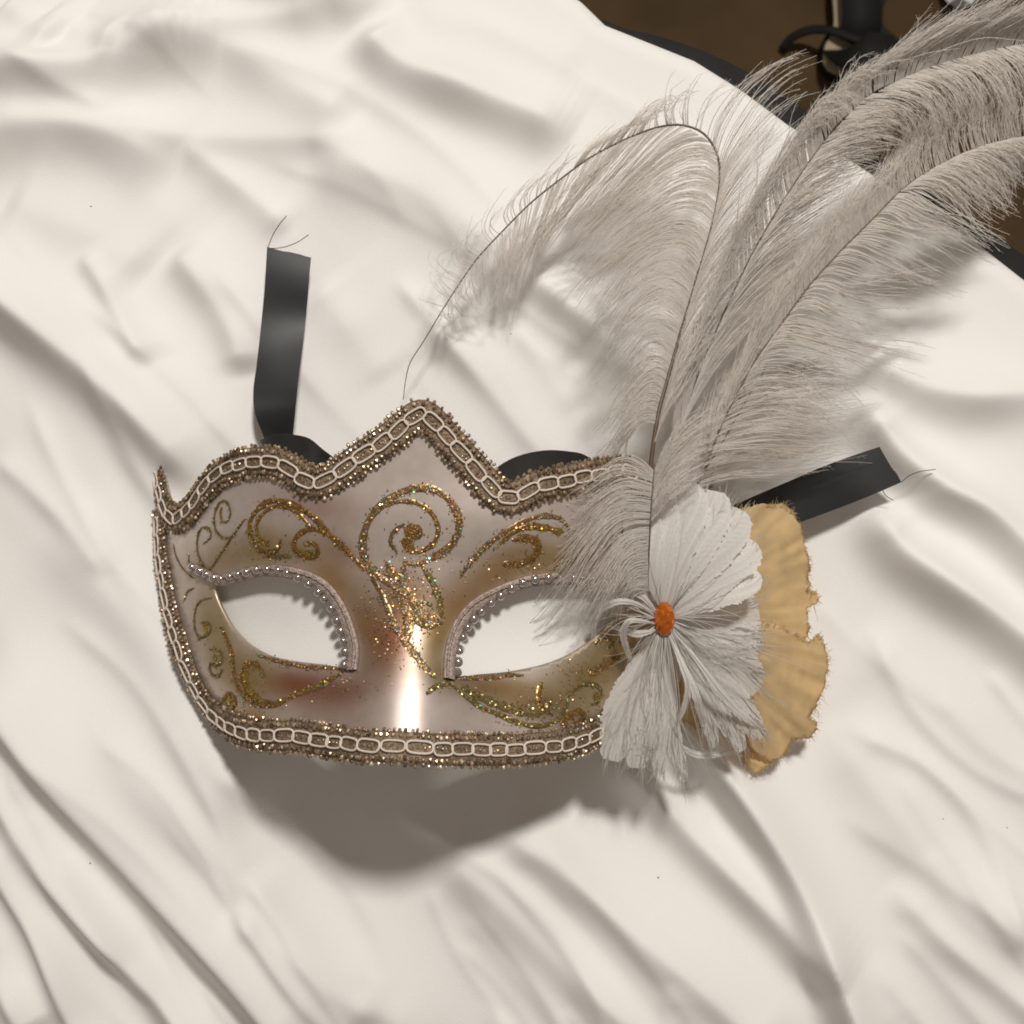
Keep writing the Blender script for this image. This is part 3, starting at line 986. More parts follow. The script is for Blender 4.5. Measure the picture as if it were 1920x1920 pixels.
def ribbon(name, L, R, parent, n=140, rows=9, fray=0.0):
    """L, R: matching edge points (px, py, z)."""
    l = catmull([at(*p) for p in L], n)
    r = catmull([at(*p) for p in R], n)
    w = np.linspace(0, 1, rows)
    Vv = l[:, None] * (1 - w)[None, :, None] + r[:, None] * w[None, :, None]
    Vv[..., 2] += (0.00008 * np.sin(w * np.pi))[None] * (0.5 + 0.5 * np.sin(np.linspace(0, 9, n)))[:, None]
    Vv[..., 2] += 0.0009 * np.sin(np.linspace(0, 11, n) + len(L))[:, None] * (0.4 + 0.6 * w)[None]
    if fray:
        d = nrm(l[0] - l[3])
        Vv[0] += d * RNG.uniform(-fray, fray, (rows, 1))
    i, j = np.meshgrid(np.arange(n - 1), np.arange(rows - 1), indexing='ij')
    f = np.stack([i * rows + j, (i + 1) * rows + j, (i + 1) * rows + j + 1, i * rows + j + 1], -1).reshape(-1, 4)
    o = obj(name, mesh_of(name, Vv.reshape(-1, 3), f, False), M['satin'], parent)
    s = o.modifiers.new('thickness', 'SOLIDIFY')
    s.thickness = 0.00015
    return o


def thread(pts, parent, r=0.00014, mat='thread'):
    c = catmull([at(*p) for p in pts], 20)
    v_, f_ = tubes(c[None], np.full((1, 20), r), 5)
    return obj('thread', mesh_of('thread', v_, f_), M[mat], parent)


rb = ribbon('ribbon', [(501, 464, .014), (497, 530, .013), (490, 600, .012), (482, 680, .012), (475, 735, .013), (478, 775, .014), (495, 822, .012)],
            [(584, 484, .010), (579, 540, .010), (572, 600, .010), (564, 680, .012), (557, 740, .014), (552, 780, .014), (547, 825, .010)], mask, fray=0.0002)
thread([(502, 465, .014), (512, 440, .016), (526, 418, .018), (537, 405, .019)], rb)
thread([(503, 466, .014), (530, 464, .014), (556, 455, .016), (579, 440, .018)], rb)
ribbon('ribbon', [(488, 826, .016), (520, 814, .017), (552, 815, .018), (580, 822, .018), (605, 842, .018), (640, 870, .016), (700, 930, .012)],
       [(490, 834, .012), (515, 850, .012), (545, 862, .012), (570, 878, .012), (590, 900, .012), (620, 930, .010), (680, 980, .008)], mask)
ribbon('ribbon', [(900, 915, .010), (925, 882, .016), (965, 857, .022), (1015, 845, .025), (1062, 846, .025), (1102, 856, .022), (1140, 895, .016)],
       [(925, 980, .006), (945, 950, .006), (985, 940, .006), (1025, 935, .006), (1060, 935, .006), (1100, 940, .006), (1130, 960, .006)], mask)
rb = ribbon('ribbon', [(1648, 838, .013), (1600, 854, .014), (1540, 876, .016), (1480, 902, .018), (1410, 932, .018), (1340, 965, .014), (1260, 1010, .012)],
            [(1690, 904, .012), (1640, 926, .013), (1580, 950, .014), (1510, 976, .016), (1440, 1003, .016), (1370, 1040, .012), (1290, 1080, .010)], mask, fray=0.0003)
thread([(1690, 904, .012), (1705, 892, .014), (1725, 884, .016), (1754, 880, .017)], rb)
thread([(1655, 920, .012), (1662, 930, .010), (1675, 938, .008)], rb)

# ------------------------------------------------------------------ ostrich plumes


def resample_guides(guides, S):
    return np.stack([catmull(g, S) for g in guides], 0)


def plume(quill, sides, qr=0.00045, parent=mask, name='ostrich_plume', barbule=24, stray=1.0, tipfade=1.0, thin_tip=0.0):
    """quill: (px,py,z) points from root to tip; sides: list of (guides [px points], count, z at the root follows the quill, z drop at tip, clump)"""
    qc = catmull([at(*p) for p in quill], 120)
    rad = qr * (1 - 0.8 * np.linspace(0, 1, 120))
    qv, qf = tubes(qc[None], rad[None], 6)
    qo = obj(name, mesh_of(name, qv, qf), M['quill'], parent)
    qpx = to_px(qc)
    parts = []
    for guides, count, drop, clump, r0 in sides:
        count, clump, r0 = int(count * 0.78), min(0.85, clump + 0.2), r0 * 0.88
        S = 12
        G = []
        for g in guides:
            root = np.array(g[0], float)
            i0 = np.argmin(((qpx - root) ** 2).sum(1))
            zq = qc[i0, 2]
            gp = catmull([tuple(qpx[i0])] + [tuple(q) for q in g[1:]], S)
            t = np.linspace(0, 1, S)
            z = zq + 0.004 * np.sin(t * np.pi) + drop * t ** 1.6
            G.append(at_many(gp, np.maximum(z, 0.009 if gp[-1][0] < 1700 else -0.02)))
        G = np.stack(G, 0)
        roots = G[:, 0]
        s = np.r_[0, np.cumsum(np.linalg.norm(np.diff(roots, axis=0), axis=1))]
        uu = s[-1] * RNG.uniform(0, 1, count) ** tipfade
        uu = np.sort(uu[RNG.random(count) > thin_tip * smooth(0.55, 0.9, uu / s[-1])])
        count = len(uu)
        idx = np.interp(uu, s, np.arange(len(G)))
        def lerp(ix):
            a = np.clip(np.floor(ix).astype(int), 0, len(G) - 2)
            w = (ix - a)[:, None, None]
            return G[a] * (1 - w) + G[a + 1] * w
        C = lerp(idx)
        nc = max(4, int(s[-1] / 0.0052))
        cid = np.clip((uu / s[-1] * nc + RNG.normal(0, 0.5, count)).astype(int), 0, nc - 1)
        cu = (np.arange(nc) + 0.5 + RNG.normal(0, 0.3, nc)) / nc * s[-1]
        CC = lerp(np.interp(cu, s, np.arange(len(G))))
        CC = CC + RNG.normal(0, 1, (nc, 1, 3)) * (np.linspace(0, 1, S) ** 1.5)[None, :, None] * 0.0032 * np.array([1, 1, 0.8])
        t = np.linspace(0, 1, S)
        wgt = clump * (t ** 1.2)[None, :, None] * RNG.uniform(0.3, 1.0, (count, 1, 1))
        C = C * (1 - wgt) + CC[cid] * wgt
        amp = np.where(RNG.random(count) < 0.12, 3.0, 1.0) * stray
        C = C + RNG.normal(0, 1, (count, 1, 3)) * amp[:, None, None] * (t ** 1.4)[None, :, None] * 0.0017
        wave = RNG.normal(0, 0.0006, (count, 1, 3)) * np.sin(t[None, :, None] * RNG.uniform(4, 12, (count, 1, 1)) + RNG.uniform(0, 6, (count, 1, 1)))
        C = C + wave * t[None, :, None]
        # random length
        ln = RNG.uniform(0.62, 1.06, count)
        tn = t[None] * ln[:, None] * (S - 1)
        a = np.clip(np.floor(tn).astype(int), 0, S - 2)
        w = (tn - a)[..., None]
        C = np.take_along_axis(C, a[..., None].repeat(3, -1), 1) * (1 - w) + np.take_along_axis(C, (a + 1)[..., None].repeat(3, -1), 1) * w
        R = (r0 * RNG.uniform(0.7, 1.25, (count, 1))) * (1 - 0.65 * t[None])
        parts.append(tubes(C, R, 3))
        # downy barbules
        if barbule:
            nb = barbule
            k = RNG.uniform(0.05, 0.98, (count, nb)) * (S - 1)
            a = np.clip(np.floor(k).astype(int), 0, S - 2)
            w = (k - a)[..., None]
            ga = np.take_along_axis(C, a[..., None].repeat(3, -1), 1)
            gb = np.take_along_axis(C, (a + 1)[..., None].repeat(3, -1), 1)
            p = ga * (1 - w) + gb * w
            T = nrm(gb - ga)
            sd = nrm(np.cross(T, RNG.normal(0, 1, T.shape)))
            d = nrm(T * 0.9 + sd * 0.65)
            Lb = RNG.uniform(0.0012, 0.0032, (count, nb, 1))
            wv = nrm(np.cross(d, RNG.normal(0, 1, d.shape))) * 0.000042
            tri_ = np.stack([p - wv, p + wv, p + d * Lb], 2).reshape(-1, 3)
            parts.append((tri_, np.arange(len(tri_)).reshape(-1, 3)))
    vv, ff = join(parts)
    obj('barbs', mesh_of('barbs', vv, ff), M['barb'], qo, True)
    return qo


def q6(pts): return [(740 + x / 2.743, 180 + y / 2.743) for x, y in pts]
def q7(pts): return [(1220 + x / 2.743, 200 + y / 2.743) for x, y in pts]


# rearmost plume, sweeping out over the bed's edge
plume([(1238, 925, .050), (1265, 830, .048), (1310, 700, .050), (1360, 580, .054), (1430, 440, .058), (1530, 285, .060), (1620, 185, .058), (1740, 127, .052), (1860, 93, .046), (1990, 70, .040)],
      [([[(1260, 840), (1268, 760), (1305, 660), (1360, 580)], [(1300, 720), (1310, 630), (1350, 530), (1410, 450)], [(1345, 600), (1350, 520), (1390, 420), (1450, 350)],
         [(1400, 490), (1405, 410), (1440, 330), (1490, 280)], [(1460, 380), (1460, 320), (1490, 260), (1530, 225)], [(1520, 300), (1512, 250), (1535, 205), (1565, 190), (1580, 215)],
         [(1580, 225), (1572, 180), (1600, 145), (1635, 150)], [(1640, 170), (1650, 125), (1700, 80), (1770, 40)], [(1720, 130), (1740, 90), (1800, 40), (1870, 0)],
         [(1800, 107), (1820, 70), (1880, 20), (1940, -30)], [(1880, 90), (1900, 55), (1950, 10), (2000, -30)], [(1980, 72), (2000, 40), (2040, 0)]], 1050, 0.006, 0.4, 0.00019),
       ([[(1270, 810), (1330, 700), (1400, 620), (1480, 540)], [(1330, 640), (1390, 550), (1460, 480), (1540, 420)], [(1400, 490), (1460, 420), (1530, 370), (1610, 330)],
         [(1460, 380), (1520, 330), (1590, 300), (1660, 290)], [(1540, 270), (1590, 250), (1650, 240), (1700, 260)], [(1620, 185), (1680, 185), (1720, 210), (1735, 270)],
         [(1700, 143), (1760, 155), (1790, 200), (1800, 260)], [(1780, 115), (1830, 135), (1860, 180), (1870, 240)], [(1860, 93), (1900, 115), (1930, 170), (1940, 220)], [(1960, 75), (2000, 110), (2020, 160)]], 950, -0.010, 0.45, 0.00019)], 0.0004)

# plume leaning right with a drooping right-hand vane
plume([(1318, 888, .046)] + [(x, y, z) for (x, y), z in zip(q7([(360, 1640), (440, 1480), (540, 1300), (650, 1150), (800, 940), (960, 760), (1130, 590), (1300, 420), (1480, 300), (1650, 220), (1800, 175), (1940, 150), (2150, 140)]),
                                                         [.047, .047, .047, .047, .047, .047, .046, .045, .043, .041, .039, .037, .035])],
      [([q7(g) for g in [
          [(300, 1800), (400, 1780), (600, 1760), (900, 1770), (1120, 1740)], [(400, 1560), (500, 1500), (700, 1490), (900, 1570), (1090, 1640)], [(500, 1370), (580, 1300), (750, 1300), (950, 1400), (1130, 1560)],
          [(620, 1190), (700, 1130), (900, 1180), (1100, 1230), (1380, 1300)], [(720, 1050), (800, 1020), (950, 1080), (1150, 1150), (1380, 1190)], [(800, 940), (880, 920), (1020, 990), (1250, 1000), (1450, 1040)],
          [(880, 850), (960, 830), (1100, 880), (1300, 910), (1500, 960), (1600, 975)], [(970, 750), (1050, 730), (1200, 790), (1400, 870), (1600, 930)], [(1070, 650), (1140, 640), (1270, 660), (1450, 740), (1600, 830)],
          [(1170, 550), (1240, 550), (1350, 620), (1550, 650), (1750, 760)], [(1280, 440), (1350, 440), (1480, 520), (1600, 600), (1700, 680), (1790, 750)], [(1380, 365), (1450, 370), (1560, 460), (1680, 580), (1860, 720)],
          [(1480, 300), (1540, 310), (1640, 400), (1760, 480), (1880, 550)], [(1600, 240), (1660, 260), (1760, 350), (1850, 430), (1900, 460)], [(1720, 195), (1780, 220), (1860, 300), (1930, 380)], [(1850, 165), (1900, 200), (1960, 260), (2010, 330)], [(2000, 148), (2050, 180), (2100, 240)]]], 380, -0.016, 0.8, 0.0002),
       ([q7(g) for g in [[(1280, 440), (1380, 420), (1500, 470), (1600, 560)], [(1380, 365), (1480, 360), (1600, 420), (1700, 560)], [(1480, 300), (1580, 310), (1690, 380), (1800, 520)], [(1600, 240), (1690, 260), (1780, 330), (1840, 470)], [(1720, 195), (1800, 220), (1870, 290), (1880, 400)], [(1850, 165), (1910, 200), (1950, 270), (1930, 360)], [(2000, 148), (2050, 180), (2060, 240)]]], 420, -0.012, 0.45, 0.0002),
       ([q7(g) for g in [
           [(300, 1800), (320, 1650), (400, 1450), (520, 1250)], [(400, 1560), (430, 1430), (520, 1230), (640, 1050)], [(540, 1300), (550, 1180), (620, 1000), (740, 820)], [(680, 1110), (690, 990), (760, 820), (880, 650)],
           [(820, 920), (810, 820), (870, 660), (980, 500)], [(960, 760), (950, 670), (1000, 520), (1100, 380)], [(1100, 620), (1090, 520), (1150, 380), (1250, 250)], [(1240, 480), (1220, 380), (1270, 240), (1370, 110)],
           [(1380, 365), (1350, 270), (1390, 130), (1470, 0)], [(1500, 290), (1480, 190), (1510, 50), (1580, -70)], [(1650, 220), (1630, 120), (1650, -20), (1720, -120)], [(1800, 175), (1780, 70), (1800, -60), (1860, -160)], [(1920, 155), (1900, 50), (1920, -80), (1960, -160)], [(2080, 142), (2070, 50), (2090, -80)]]], 760, -0.004, 0.4, 0.00017)], 0.0005)

# plume bending over to the left with its thin bare tip
plume([(1214, 922, .056)] + [(x, y, z) for (x, y), z in zip(q6([(1345, 1690), (1390, 1500), (1470, 1220), (1550, 950), (1640, 640), (1672, 430), (1655, 290), (1585, 190), (1480, 150), (1380, 155), (1280, 185), (1150, 240), (1000, 320), (850, 430), (700, 550), (560, 690), (430, 830), (330, 970), (240, 1110), (150, 1260), (80, 1370), (55, 1470), (45, 1560)]),
                                                         [.056, .054, .050, .045, .040, .036, .034, .033, .033, .032, .031, .030, .029, .028, .026, .024, .022, .021, .020, .019, .018, .018, .019])],
      [([q6(g) for g in [
          [(1345, 1690), (1290, 1680), (1220, 1740), (1130, 1850), (1060, 1950)],
          [(1380, 1530), (1320, 1510), (1250, 1560), (1180, 1680), (1110, 1850)], [(1430, 1350), (1370, 1290), (1300, 1290), (1220, 1400), (1150, 1520)], [(1490, 1150), (1430, 1080), (1350, 1060), (1240, 1130), (1120, 1250), (1040, 1370)],
          [(1540, 990), (1480, 900), (1400, 870), (1300, 910), (1180, 1010), (1080, 1160), (1020, 1260)], [(1590, 830), (1530, 760), (1440, 730), (1320, 780), (1180, 880), (1060, 1020), (990, 1140)], [(1630, 680), (1560, 610), (1450, 600), (1320, 660), (1180, 770), (1060, 900), (930, 1060)],
          [(1665, 500), (1600, 440), (1480, 450), (1330, 540), (1180, 660), (1050, 780), (920, 890)], [(1665, 360), (1590, 310), (1470, 340), (1320, 440), (1150, 580), (1000, 720), (870, 860)], [(1620, 240), (1530, 230), (1420, 280), (1250, 420), (1100, 560), (950, 700), (820, 800)],
          [(1500, 155), (1420, 200), (1320, 280), (1180, 420), (1040, 560), (900, 680)], [(1350, 160), (1280, 220), (1180, 340), (1060, 480), (950, 620), (830, 760)], [(1180, 225), (1110, 310), (1010, 430), (900, 580), (800, 720), (740, 830)], [(1000, 320), (950, 400), (880, 520), (790, 680), (700, 840), (650, 930)],
          [(850, 430), (810, 530), (750, 680), (680, 830), (600, 980)], [(700, 550), (680, 650), (650, 780), (610, 900), (570, 1080)], [(560, 690), (560, 780), (550, 870), (560, 980), (560, 1080)], [(430, 830), (430, 900), (460, 980), (490, 1050)], [(330, 970), (330, 1030), (370, 1090), (400, 1150)], [(240, 1110), (255, 1150), (285, 1200)]]], 780, -0.010, 0.68, 0.0002),
       ([q6(g) for g in [
           [(1330, 1800), (1400, 1600), (1500, 1400), (1600, 1250)], [(1470, 1220), (1560, 1050), (1700, 900), (1850, 800)], [(1550, 950), (1620, 800), (1740, 650), (1900, 500), (2000, 430)], [(1620, 700), (1680, 560), (1780, 420), (1900, 280), (2050, 150)],
           [(1665, 480), (1710, 350), (1790, 220), (1900, 60), (2050, -80), (2150, -140)], [(1665, 360), (1700, 260), (1770, 120), (1870, -20), (2000, -130), (2150, -200)], [(1620, 240), (1650, 150), (1710, 40), (1800, -70), (1950, -170), (2080, -210)], [(1560, 180), (1580, 80), (1630, -30), (1720, -120), (1820, -170)],
           [(1480, 150), (1480, 70), (1490, 0), (1540, -60)], [(1380, 155), (1370, 90), (1400, 30), (1440, 5), (1470, 40)], [(1280, 185), (1310, 120), (1370, 50), (1440, 30)], [(1150, 240), (1220, 150), (1320, 75), (1420, 40)], [(1000, 320), (1050, 250), (1150, 170), (1260, 100)], [(850, 430), (880, 370), (960, 290), (1060, 220)],
           [(700, 550), (710, 480), (780, 390), (860, 330)], [(560, 690), (520, 650), (560, 560), (680, 450)], [(430, 830), (360, 780), (380, 700), (450, 600)], [(330, 970), (240, 920), (200, 850), (280, 790)], [(240, 1110), (180, 1060), (130, 1000)]]], 430, -0.006, 0.5, 0.0002)], 0.00065, tipfade=1.2, thin_tip=0.5)

# short downy plume hanging to the left of the flower
plume([(1228, 870, .058), (1222, 940, .060), (1218, 1010, .060), (1216, 1080, .056), (1218, 1140, .052)],
      [([[(1226, 880), (1180, 830), (1140, 850), (1085, 855)], [(1224, 900), (1165, 880), (1115, 915), (1060, 950)], [(1222, 930), (1160, 925), (1095, 980), (1030, 1050), (975, 1075)], [(1220, 965), (1160, 970), (1100, 1040), (1050, 1130), (1010, 1195)],
         [(1218, 1005), (1170, 1015), (1120, 1090), (1080, 1150), (1045, 1195)], [(1216, 1060), (1185, 1065), (1150, 1110), (1120, 1160)], [(1217, 1110), (1190, 1110), (1160, 1140)]], 330, -0.012, 0.65, 0.00018),
       ([[(1226, 880), (1250, 830), (1290, 780), (1340, 730)], [(1222, 940), (1260, 890), (1310, 850), (1380, 830)], [(1220, 980), (1260, 940), (1310, 910)]], 180, -0.004, 0.3, 0.00016)], 0.0004)

# downy plume low on the right, over the ribbon
plume([(1290, 935, .036), (1320, 885, .036), (1360, 820, .036), (1405, 740, .034), (1440, 680, .032)],
      [([[(1300, 920), (1360, 905), (1430, 910), (1510, 920)], [(1320, 885), (1390, 870), (1480, 870), (1570, 850)], [(1345, 845), (1420, 820), (1520, 830), (1610, 810)], [(1365, 810), (1440, 780), (1540, 790), (1625, 770)], [(1400, 750), (1460, 725), (1530, 720), (1600, 730)], [(1430, 700), (1480, 680), (1540, 670), (1600, 690)]], 330, -0.012, 0.5, 0.00017),
       ([[(1300, 920), (1300, 870), (1320, 800), (1350, 740)], [(1340, 850), (1340, 800), (1360, 730), (1400, 670)], [(1400, 750), (1400, 700), (1420, 650), (1460, 600)]], 200, 0.0, 0.3, 0.00016)], 0.0003)

# ------------------------------------------------------------------ gold leaves behind the flower


def leaf(poly, zf, seed, crumple=1.0):
    g = np.random.default_rng(seed)
    p = np.asarray(poly, float)
    q = np.vstack([p, p[:1]])
    s_ = np.r_[0, np.cumsum(np.linalg.norm(np.diff(q, axis=0), axis=1))]
    w = np.arange(0, s_[-1] - 2, 4.0)
    pl = np.stack([np.interp(w, s_, q[:, k]) for k in range(2)], 1)
    pl = pl + g.normal(0, 0.9, pl.shape) + 1.8 * np.stack([vnoise(pl, 0.11, seed), vnoise(pl, 0.13, seed + 7)], 1)
    v_, f_ = fill_poly(pl, [], 6.5)
    rad = np.hypot(v_[:, 0] - 1246, v_[:, 1] - 1160)
    th_ = np.arctan2(v_[:, 1] - 1160, v_[:, 0] - 1246)
    pl_w = np.clip((rad - 120) / 160, 0, 1.3)
    a = vnoise(np.stack([th_ * 9 + seed, rad * 0.006], 1), 1.0, seed) + 0.6 * vnoise(np.stack([th_ * 23 + seed, rad * 0.010], 1), 1.0, seed + 3)
    z = zf(v_[:, 0], v_[:, 1]) + crumple * (0.0011 * pl_w * a + 0.0012 * vnoise(v_, 0.012, seed + 1) + 0.00012 * vnoise(v_, 0.16, seed + 2))
    o = obj('gold_leaf', mesh_of('gold_leaf', at_many(v_, z), f_[:, ::-1]), M['leaf'], mask)
    so_ = o.modifiers.new('thickness', 'SOLIDIFY')
    so_.thickness = 0.0001
    # frayed fibres along the edge
    m_ = len(pl) * 2
    k = g.integers(0, len(pl), m_)
    nxt, prv = pl[(k + 1) % len(pl)], pl[(k - 1) % len(pl)]
    t_ = nxt - prv
    nn = np.stack([t_[:, 1], -t_[:, 0]], 1)
    nn = nn / np.maximum(np.linalg.norm(nn, axis=1, keepdims=True), 1e-6)
    cen = pl.mean(0)
    nn *= np.sign(((pl[k] - cen) * nn).sum(1))[:, None]
    ll = g.gamma(2.0, 3.2, m_)
    C_ = []
    for q_ in np.linspace(0, 1, 5):
        pp_ = pl[k] + nn * (ll * q_ - 2)[:, None] + g.normal(0, 1.6, (m_, 2)) * q_ + np.array([0.0, 3.0]) * q_ ** 2
        C_.append(at_many(pp_, zf(pp_[:, 0], pp_[:, 1]) + 0.0012 + g.normal(0, 0.0006, m_) * q_))
    C_ = np.stack(C_, 1)
    fv_, ff_ = tubes(C_, np.tile(np.linspace(0.00011, 0.00004, 5), (m_, 1)), 3)
    obj('fray', mesh_of('fray', fv_, ff_), M['leaf'], o, True)
    return o


leaf([(1360, 960), (1425, 945), (1470, 944), (1488, 962), (1503, 992), (1512, 1030), (1519, 1062), (1515, 1082), (1521, 1098), (1513, 1106), (1530, 1110), (1537, 1121), (1531, 1134), (1514, 1140), (1519, 1180), (1505, 1205), (1420, 1215), (1330, 1180), (1310, 1080)],
     lambda x, y: 0.027 - 0.00010 * (x - 1400), 21)
leaf([(1400, 1160), (1470, 1175), (1518, 1203), (1533, 1186), (1546, 1208), (1553, 1238), (1546, 1288), (1530, 1325), (1517, 1347), (1533, 1356), (1531, 1372), (1519, 1384), (1486, 1387), (1468, 1418), (1444, 1430), (1415, 1410), (1350, 1350), (1310, 1270), (1340, 1190)],
     lambda x, y: 0.030 - 0.00010 * (x - 1400) - 0.00003 * (y - 1250), 22)
leaf([(1276, 1276), (1312, 1258), (1342, 1294), (1334, 1360), (1305, 1367), (1276, 1345)], lambda x, y: 0.026 + 0 * x, 23, 0.4)
leaf([(1392, 1366), (1430, 1358), (1458, 1390), (1446, 1432), (1416, 1454), (1394, 1430)], lambda x, y: 0.018 + 0 * x, 24, 0.5)

# ------------------------------------------------------------------ feather flower
flc = at(1245, 1163, 0.050)
m = 24
ang = np.linspace(0, 2 * np.pi, m, endpoint=False)
dv = [flc + np.array([0.0030 * math.cos(t), 0.0040 * math.sin(t), -0.0035]) for t in ang] + [flc + np.array([0.0026 * math.cos(t), 0.0036 * math.sin(t), -0.001]) for t in ang]
df = np.array([[i, (i + 1) % m, m + (i + 1) % m, m + i] for i in range(m)])
dv.append(flc + np.array([0, 0, -0.0005]))
df3 = np.array([[m + i, m + (i + 1) % m, 2 * m] for i in range(m)])
flower = obj('feather_flower', mesh_of('feather_flower', np.array(dv), [df, df3], True, np.tile([0.30, 0.22, 0.16], (2 * m + 1, 1))), M['petal'], mask)


def petal(axis, w, rise, seed, tip=0.55, tint=1.0, fringe=60, fr_len=0.010, split=0.25, roll=0.0):
    """A goose feather: a cupped vane ribbed along its barbs, split here and there, with a few loose barbs."""
    g = np.random.default_rng(seed)
    n, mrow = 64, 25
    c = catmull([at(x, y, z) for x, y, z in axis], n)
    u = np.linspace(0, 1, n)
    c[:, 2] += rise * np.sin(u * np.pi)
    T = nrm(np.gradient(c, axis=0))
    S = nrm(np.cross(T, [0, 0, 1.0]))
    Nn = np.cross(S, T)
    half = w * 0.5 * 0.000155
    prof = lambda t: (np.clip(t / tip, 0, 1) ** 0.8) * np.sqrt(np.clip(1 - (np.clip(t - tip, 0, 1) / (1 - tip + 0.02)) ** 2.4, 0, 1)) + 0.03
    vrow = np.linspace(-1, 1, mrow)
    stripe = g.normal(0, 1, 400)
    soft = np.convolve(g.normal(0, 1, 400), np.ones(14) / 14 ** 0.5, 'same')
    b = (u[:, None] + 0.15 - 0.55 * np.abs(vrow)[None] ** 1.1) * 0.62 + 0.28
    side_off = np.where(vrow > 0, 0.0, 0.07)[None]
    bi = np.clip((b + side_off) * 330, 0, 399)
    st = np.interp(bi, np.arange(400), stripe)
    sf_ = np.interp(bi, np.arange(400), soft)
    hw = half * prof(u)
    edge = 1 + 0.045 * g.normal(0, 1, (n, 1)) * np.abs(vrow)[None] ** 6 + 0.025 * sf_ * np.abs(vrow)[None] ** 2
    off = hw[:, None] * vrow[None] * edge
    h = roll * off - 0.03 * np.abs(off) ** 1.7 / half ** 0.7 + 0.000012 * st * np.abs(vrow)[None] + 0.00005 * sf_ * np.abs(vrow)[None]
    Vg = c[:, None] + S[:, None] * off[..., None] + Nn[:, None] * h[..., None]
    # the barbs carry the outer vane a little towards the tip
    Vg = Vg + T[:, None] * (0.25 * np.abs(off) * (1 - u)[:, None])[..., None]
    col = np.array([0.90, 0.875, 0.85]) * tint * (1 + 0.05 * np.clip(st, -2, 2) + 0.05 * np.clip(sf_, -2, 2))[..., None]
    i, j = np.meshgrid(np.arange(n - 1), np.arange(mrow - 1), indexing='ij')
    f = np.stack([i * mrow + j, i * mrow + j + 1, (i + 1) * mrow + j + 1, (i + 1) * mrow + j], -1).reshape(-1, 4)
    gap = (sf_ < -2.5 + 0.6 * split) & (np.abs(vrow)[None] > 0.6 - 0.2 * split)
    f = f[~gap.ravel()[f].all(1)] if split > 0.6 else f
    parts, cols = [(Vg.reshape(-1, 3), f)], [col.reshape(-1, 3)]
    sv, sf = tubes(c[None] + np.array([0, 0, 0.0001]), (0.00026 * (1 - 0.8 * u))[None], 5)
    parts.append((sv, sf))
    cols.append(np.tile([0.82, 0.79, 0.75], (len(sv), 1)))
    if fringe:
        t0 = 0.985 - 0.34 * g.uniform(0, 1, fringe) ** 1.6
        sgn = g.choice([-1, 1], fringe)
        st_ = np.stack([np.interp(t0, u, c[:, k]) for k in range(3)], 1)
        Tt = np.stack([np.interp(t0, u, T[:, k]) for k in range(3)], 1)
        Ss = np.stack([np.interp(t0, u, S[:, k]) for k in range(3)], 1) * sgn[:, None]
        K2 = 9
        kk = np.linspace(0, 1, K2)
        L = fr_len * g.uniform(0.6, 1.5, fringe)
        pr = half * prof(t0) * g.uniform(0.3, 1.0, fringe)
        C = st_[:, None] + Ss[:, None] * (pr[:, None] * (0.85 + 0.2 * kk)[None])[..., None] + Tt[:, None] * (L[:, None] * kk[None])[..., None]
        C = C + (g.normal(0, 0.0011, (fringe, 1, 3)) * (kk ** 2)[None, :, None]) + np.array([0, 0, 0.0003])
        fv_, ff_ = tubes(C, 0.00013 * (1 - 0.6 * kk)[None] * np.ones((fringe, 1)), 3)
        parts.append((fv_, ff_))
        cols.append(np.tile(np.array([0.80, 0.77, 0.74]) * tint, (len(fv_), 1)))
    vv, ff = join(parts)
    return obj('feather_petal', mesh_of('feather_petal', vv, ff, True, np.vstack(cols)), M['petal'], flower)


Z0 = 0.049
PET = [
    # (end x, end y, bow x, bow y, width, tip) from the lowest layer to the topmost
    (1424, 1152, 0, 6, 118, 0.78), (1420, 1235, 4, 0, 112, 0.78), (1416, 1300, 8, 0, 100, 0.75), (1428, 1384, 0, -8, 58, 0.55), (1392, 1408, 8, 0, 48, 0.55), (1340, 1402, 12, 0, 34, 0.6),
    (1284, 1466, -14, 0, 30, 0.6), (1236, 1452, 6, 0, 44, 0.6), (1192, 1440, -8, 0, 70, 0.62), (1146, 1426, -10, -8, 78, 0.6), (1218, 1405, 6, 0, 40, 0.6),
    (1160, 1000, -6, -4, 56, 0.65), (1418, 1068, 0, 10, 66, 0.75), (1406, 1010, 6, 10, 84, 0.78), (1380, 952, 10, 0, 88, 0.78),
    (1338, 920, 8, 0, 84, 0.75), (1288, 905, 4, 0, 84, 0.74), (1236, 915, -4, 0, 72, 0.72), (1200, 945, -8, 0, 70, 0.7),
]
for n_, (ex, ey, bx, by, w, tip) in enumerate(PET):
    up = ey < 1120
    zt = (0.0455 if up else 0.0425 - 0.00003 * max(0, ey - 1180)) + 0.0008 * (n_ - 5)
    zr = 0.0415 + 0.0004 * n_
    sx, sy = 1246 + (ex - 1246) * 0.06, 1160 + (ey - 1160) * 0.06
    mid = lambda t: (sx + (ex - sx) * t + bx * math.sin(math.pi * t), sy + (ey - sy) * t + by * math.sin(math.pi * t), zr + (zt - zr) * t)
    petal([mid(0), mid(0.35), mid(0.7), mid(1)], w, 0.0035 if up else 0.002, 100 + n_, tip, 1.0 if up or ex < 1300 else 0.96, fringe=34, fr_len=0.0045, split=0.4 if up else 0.9, roll=0.20 if up and ex > 1170 else 0.0)
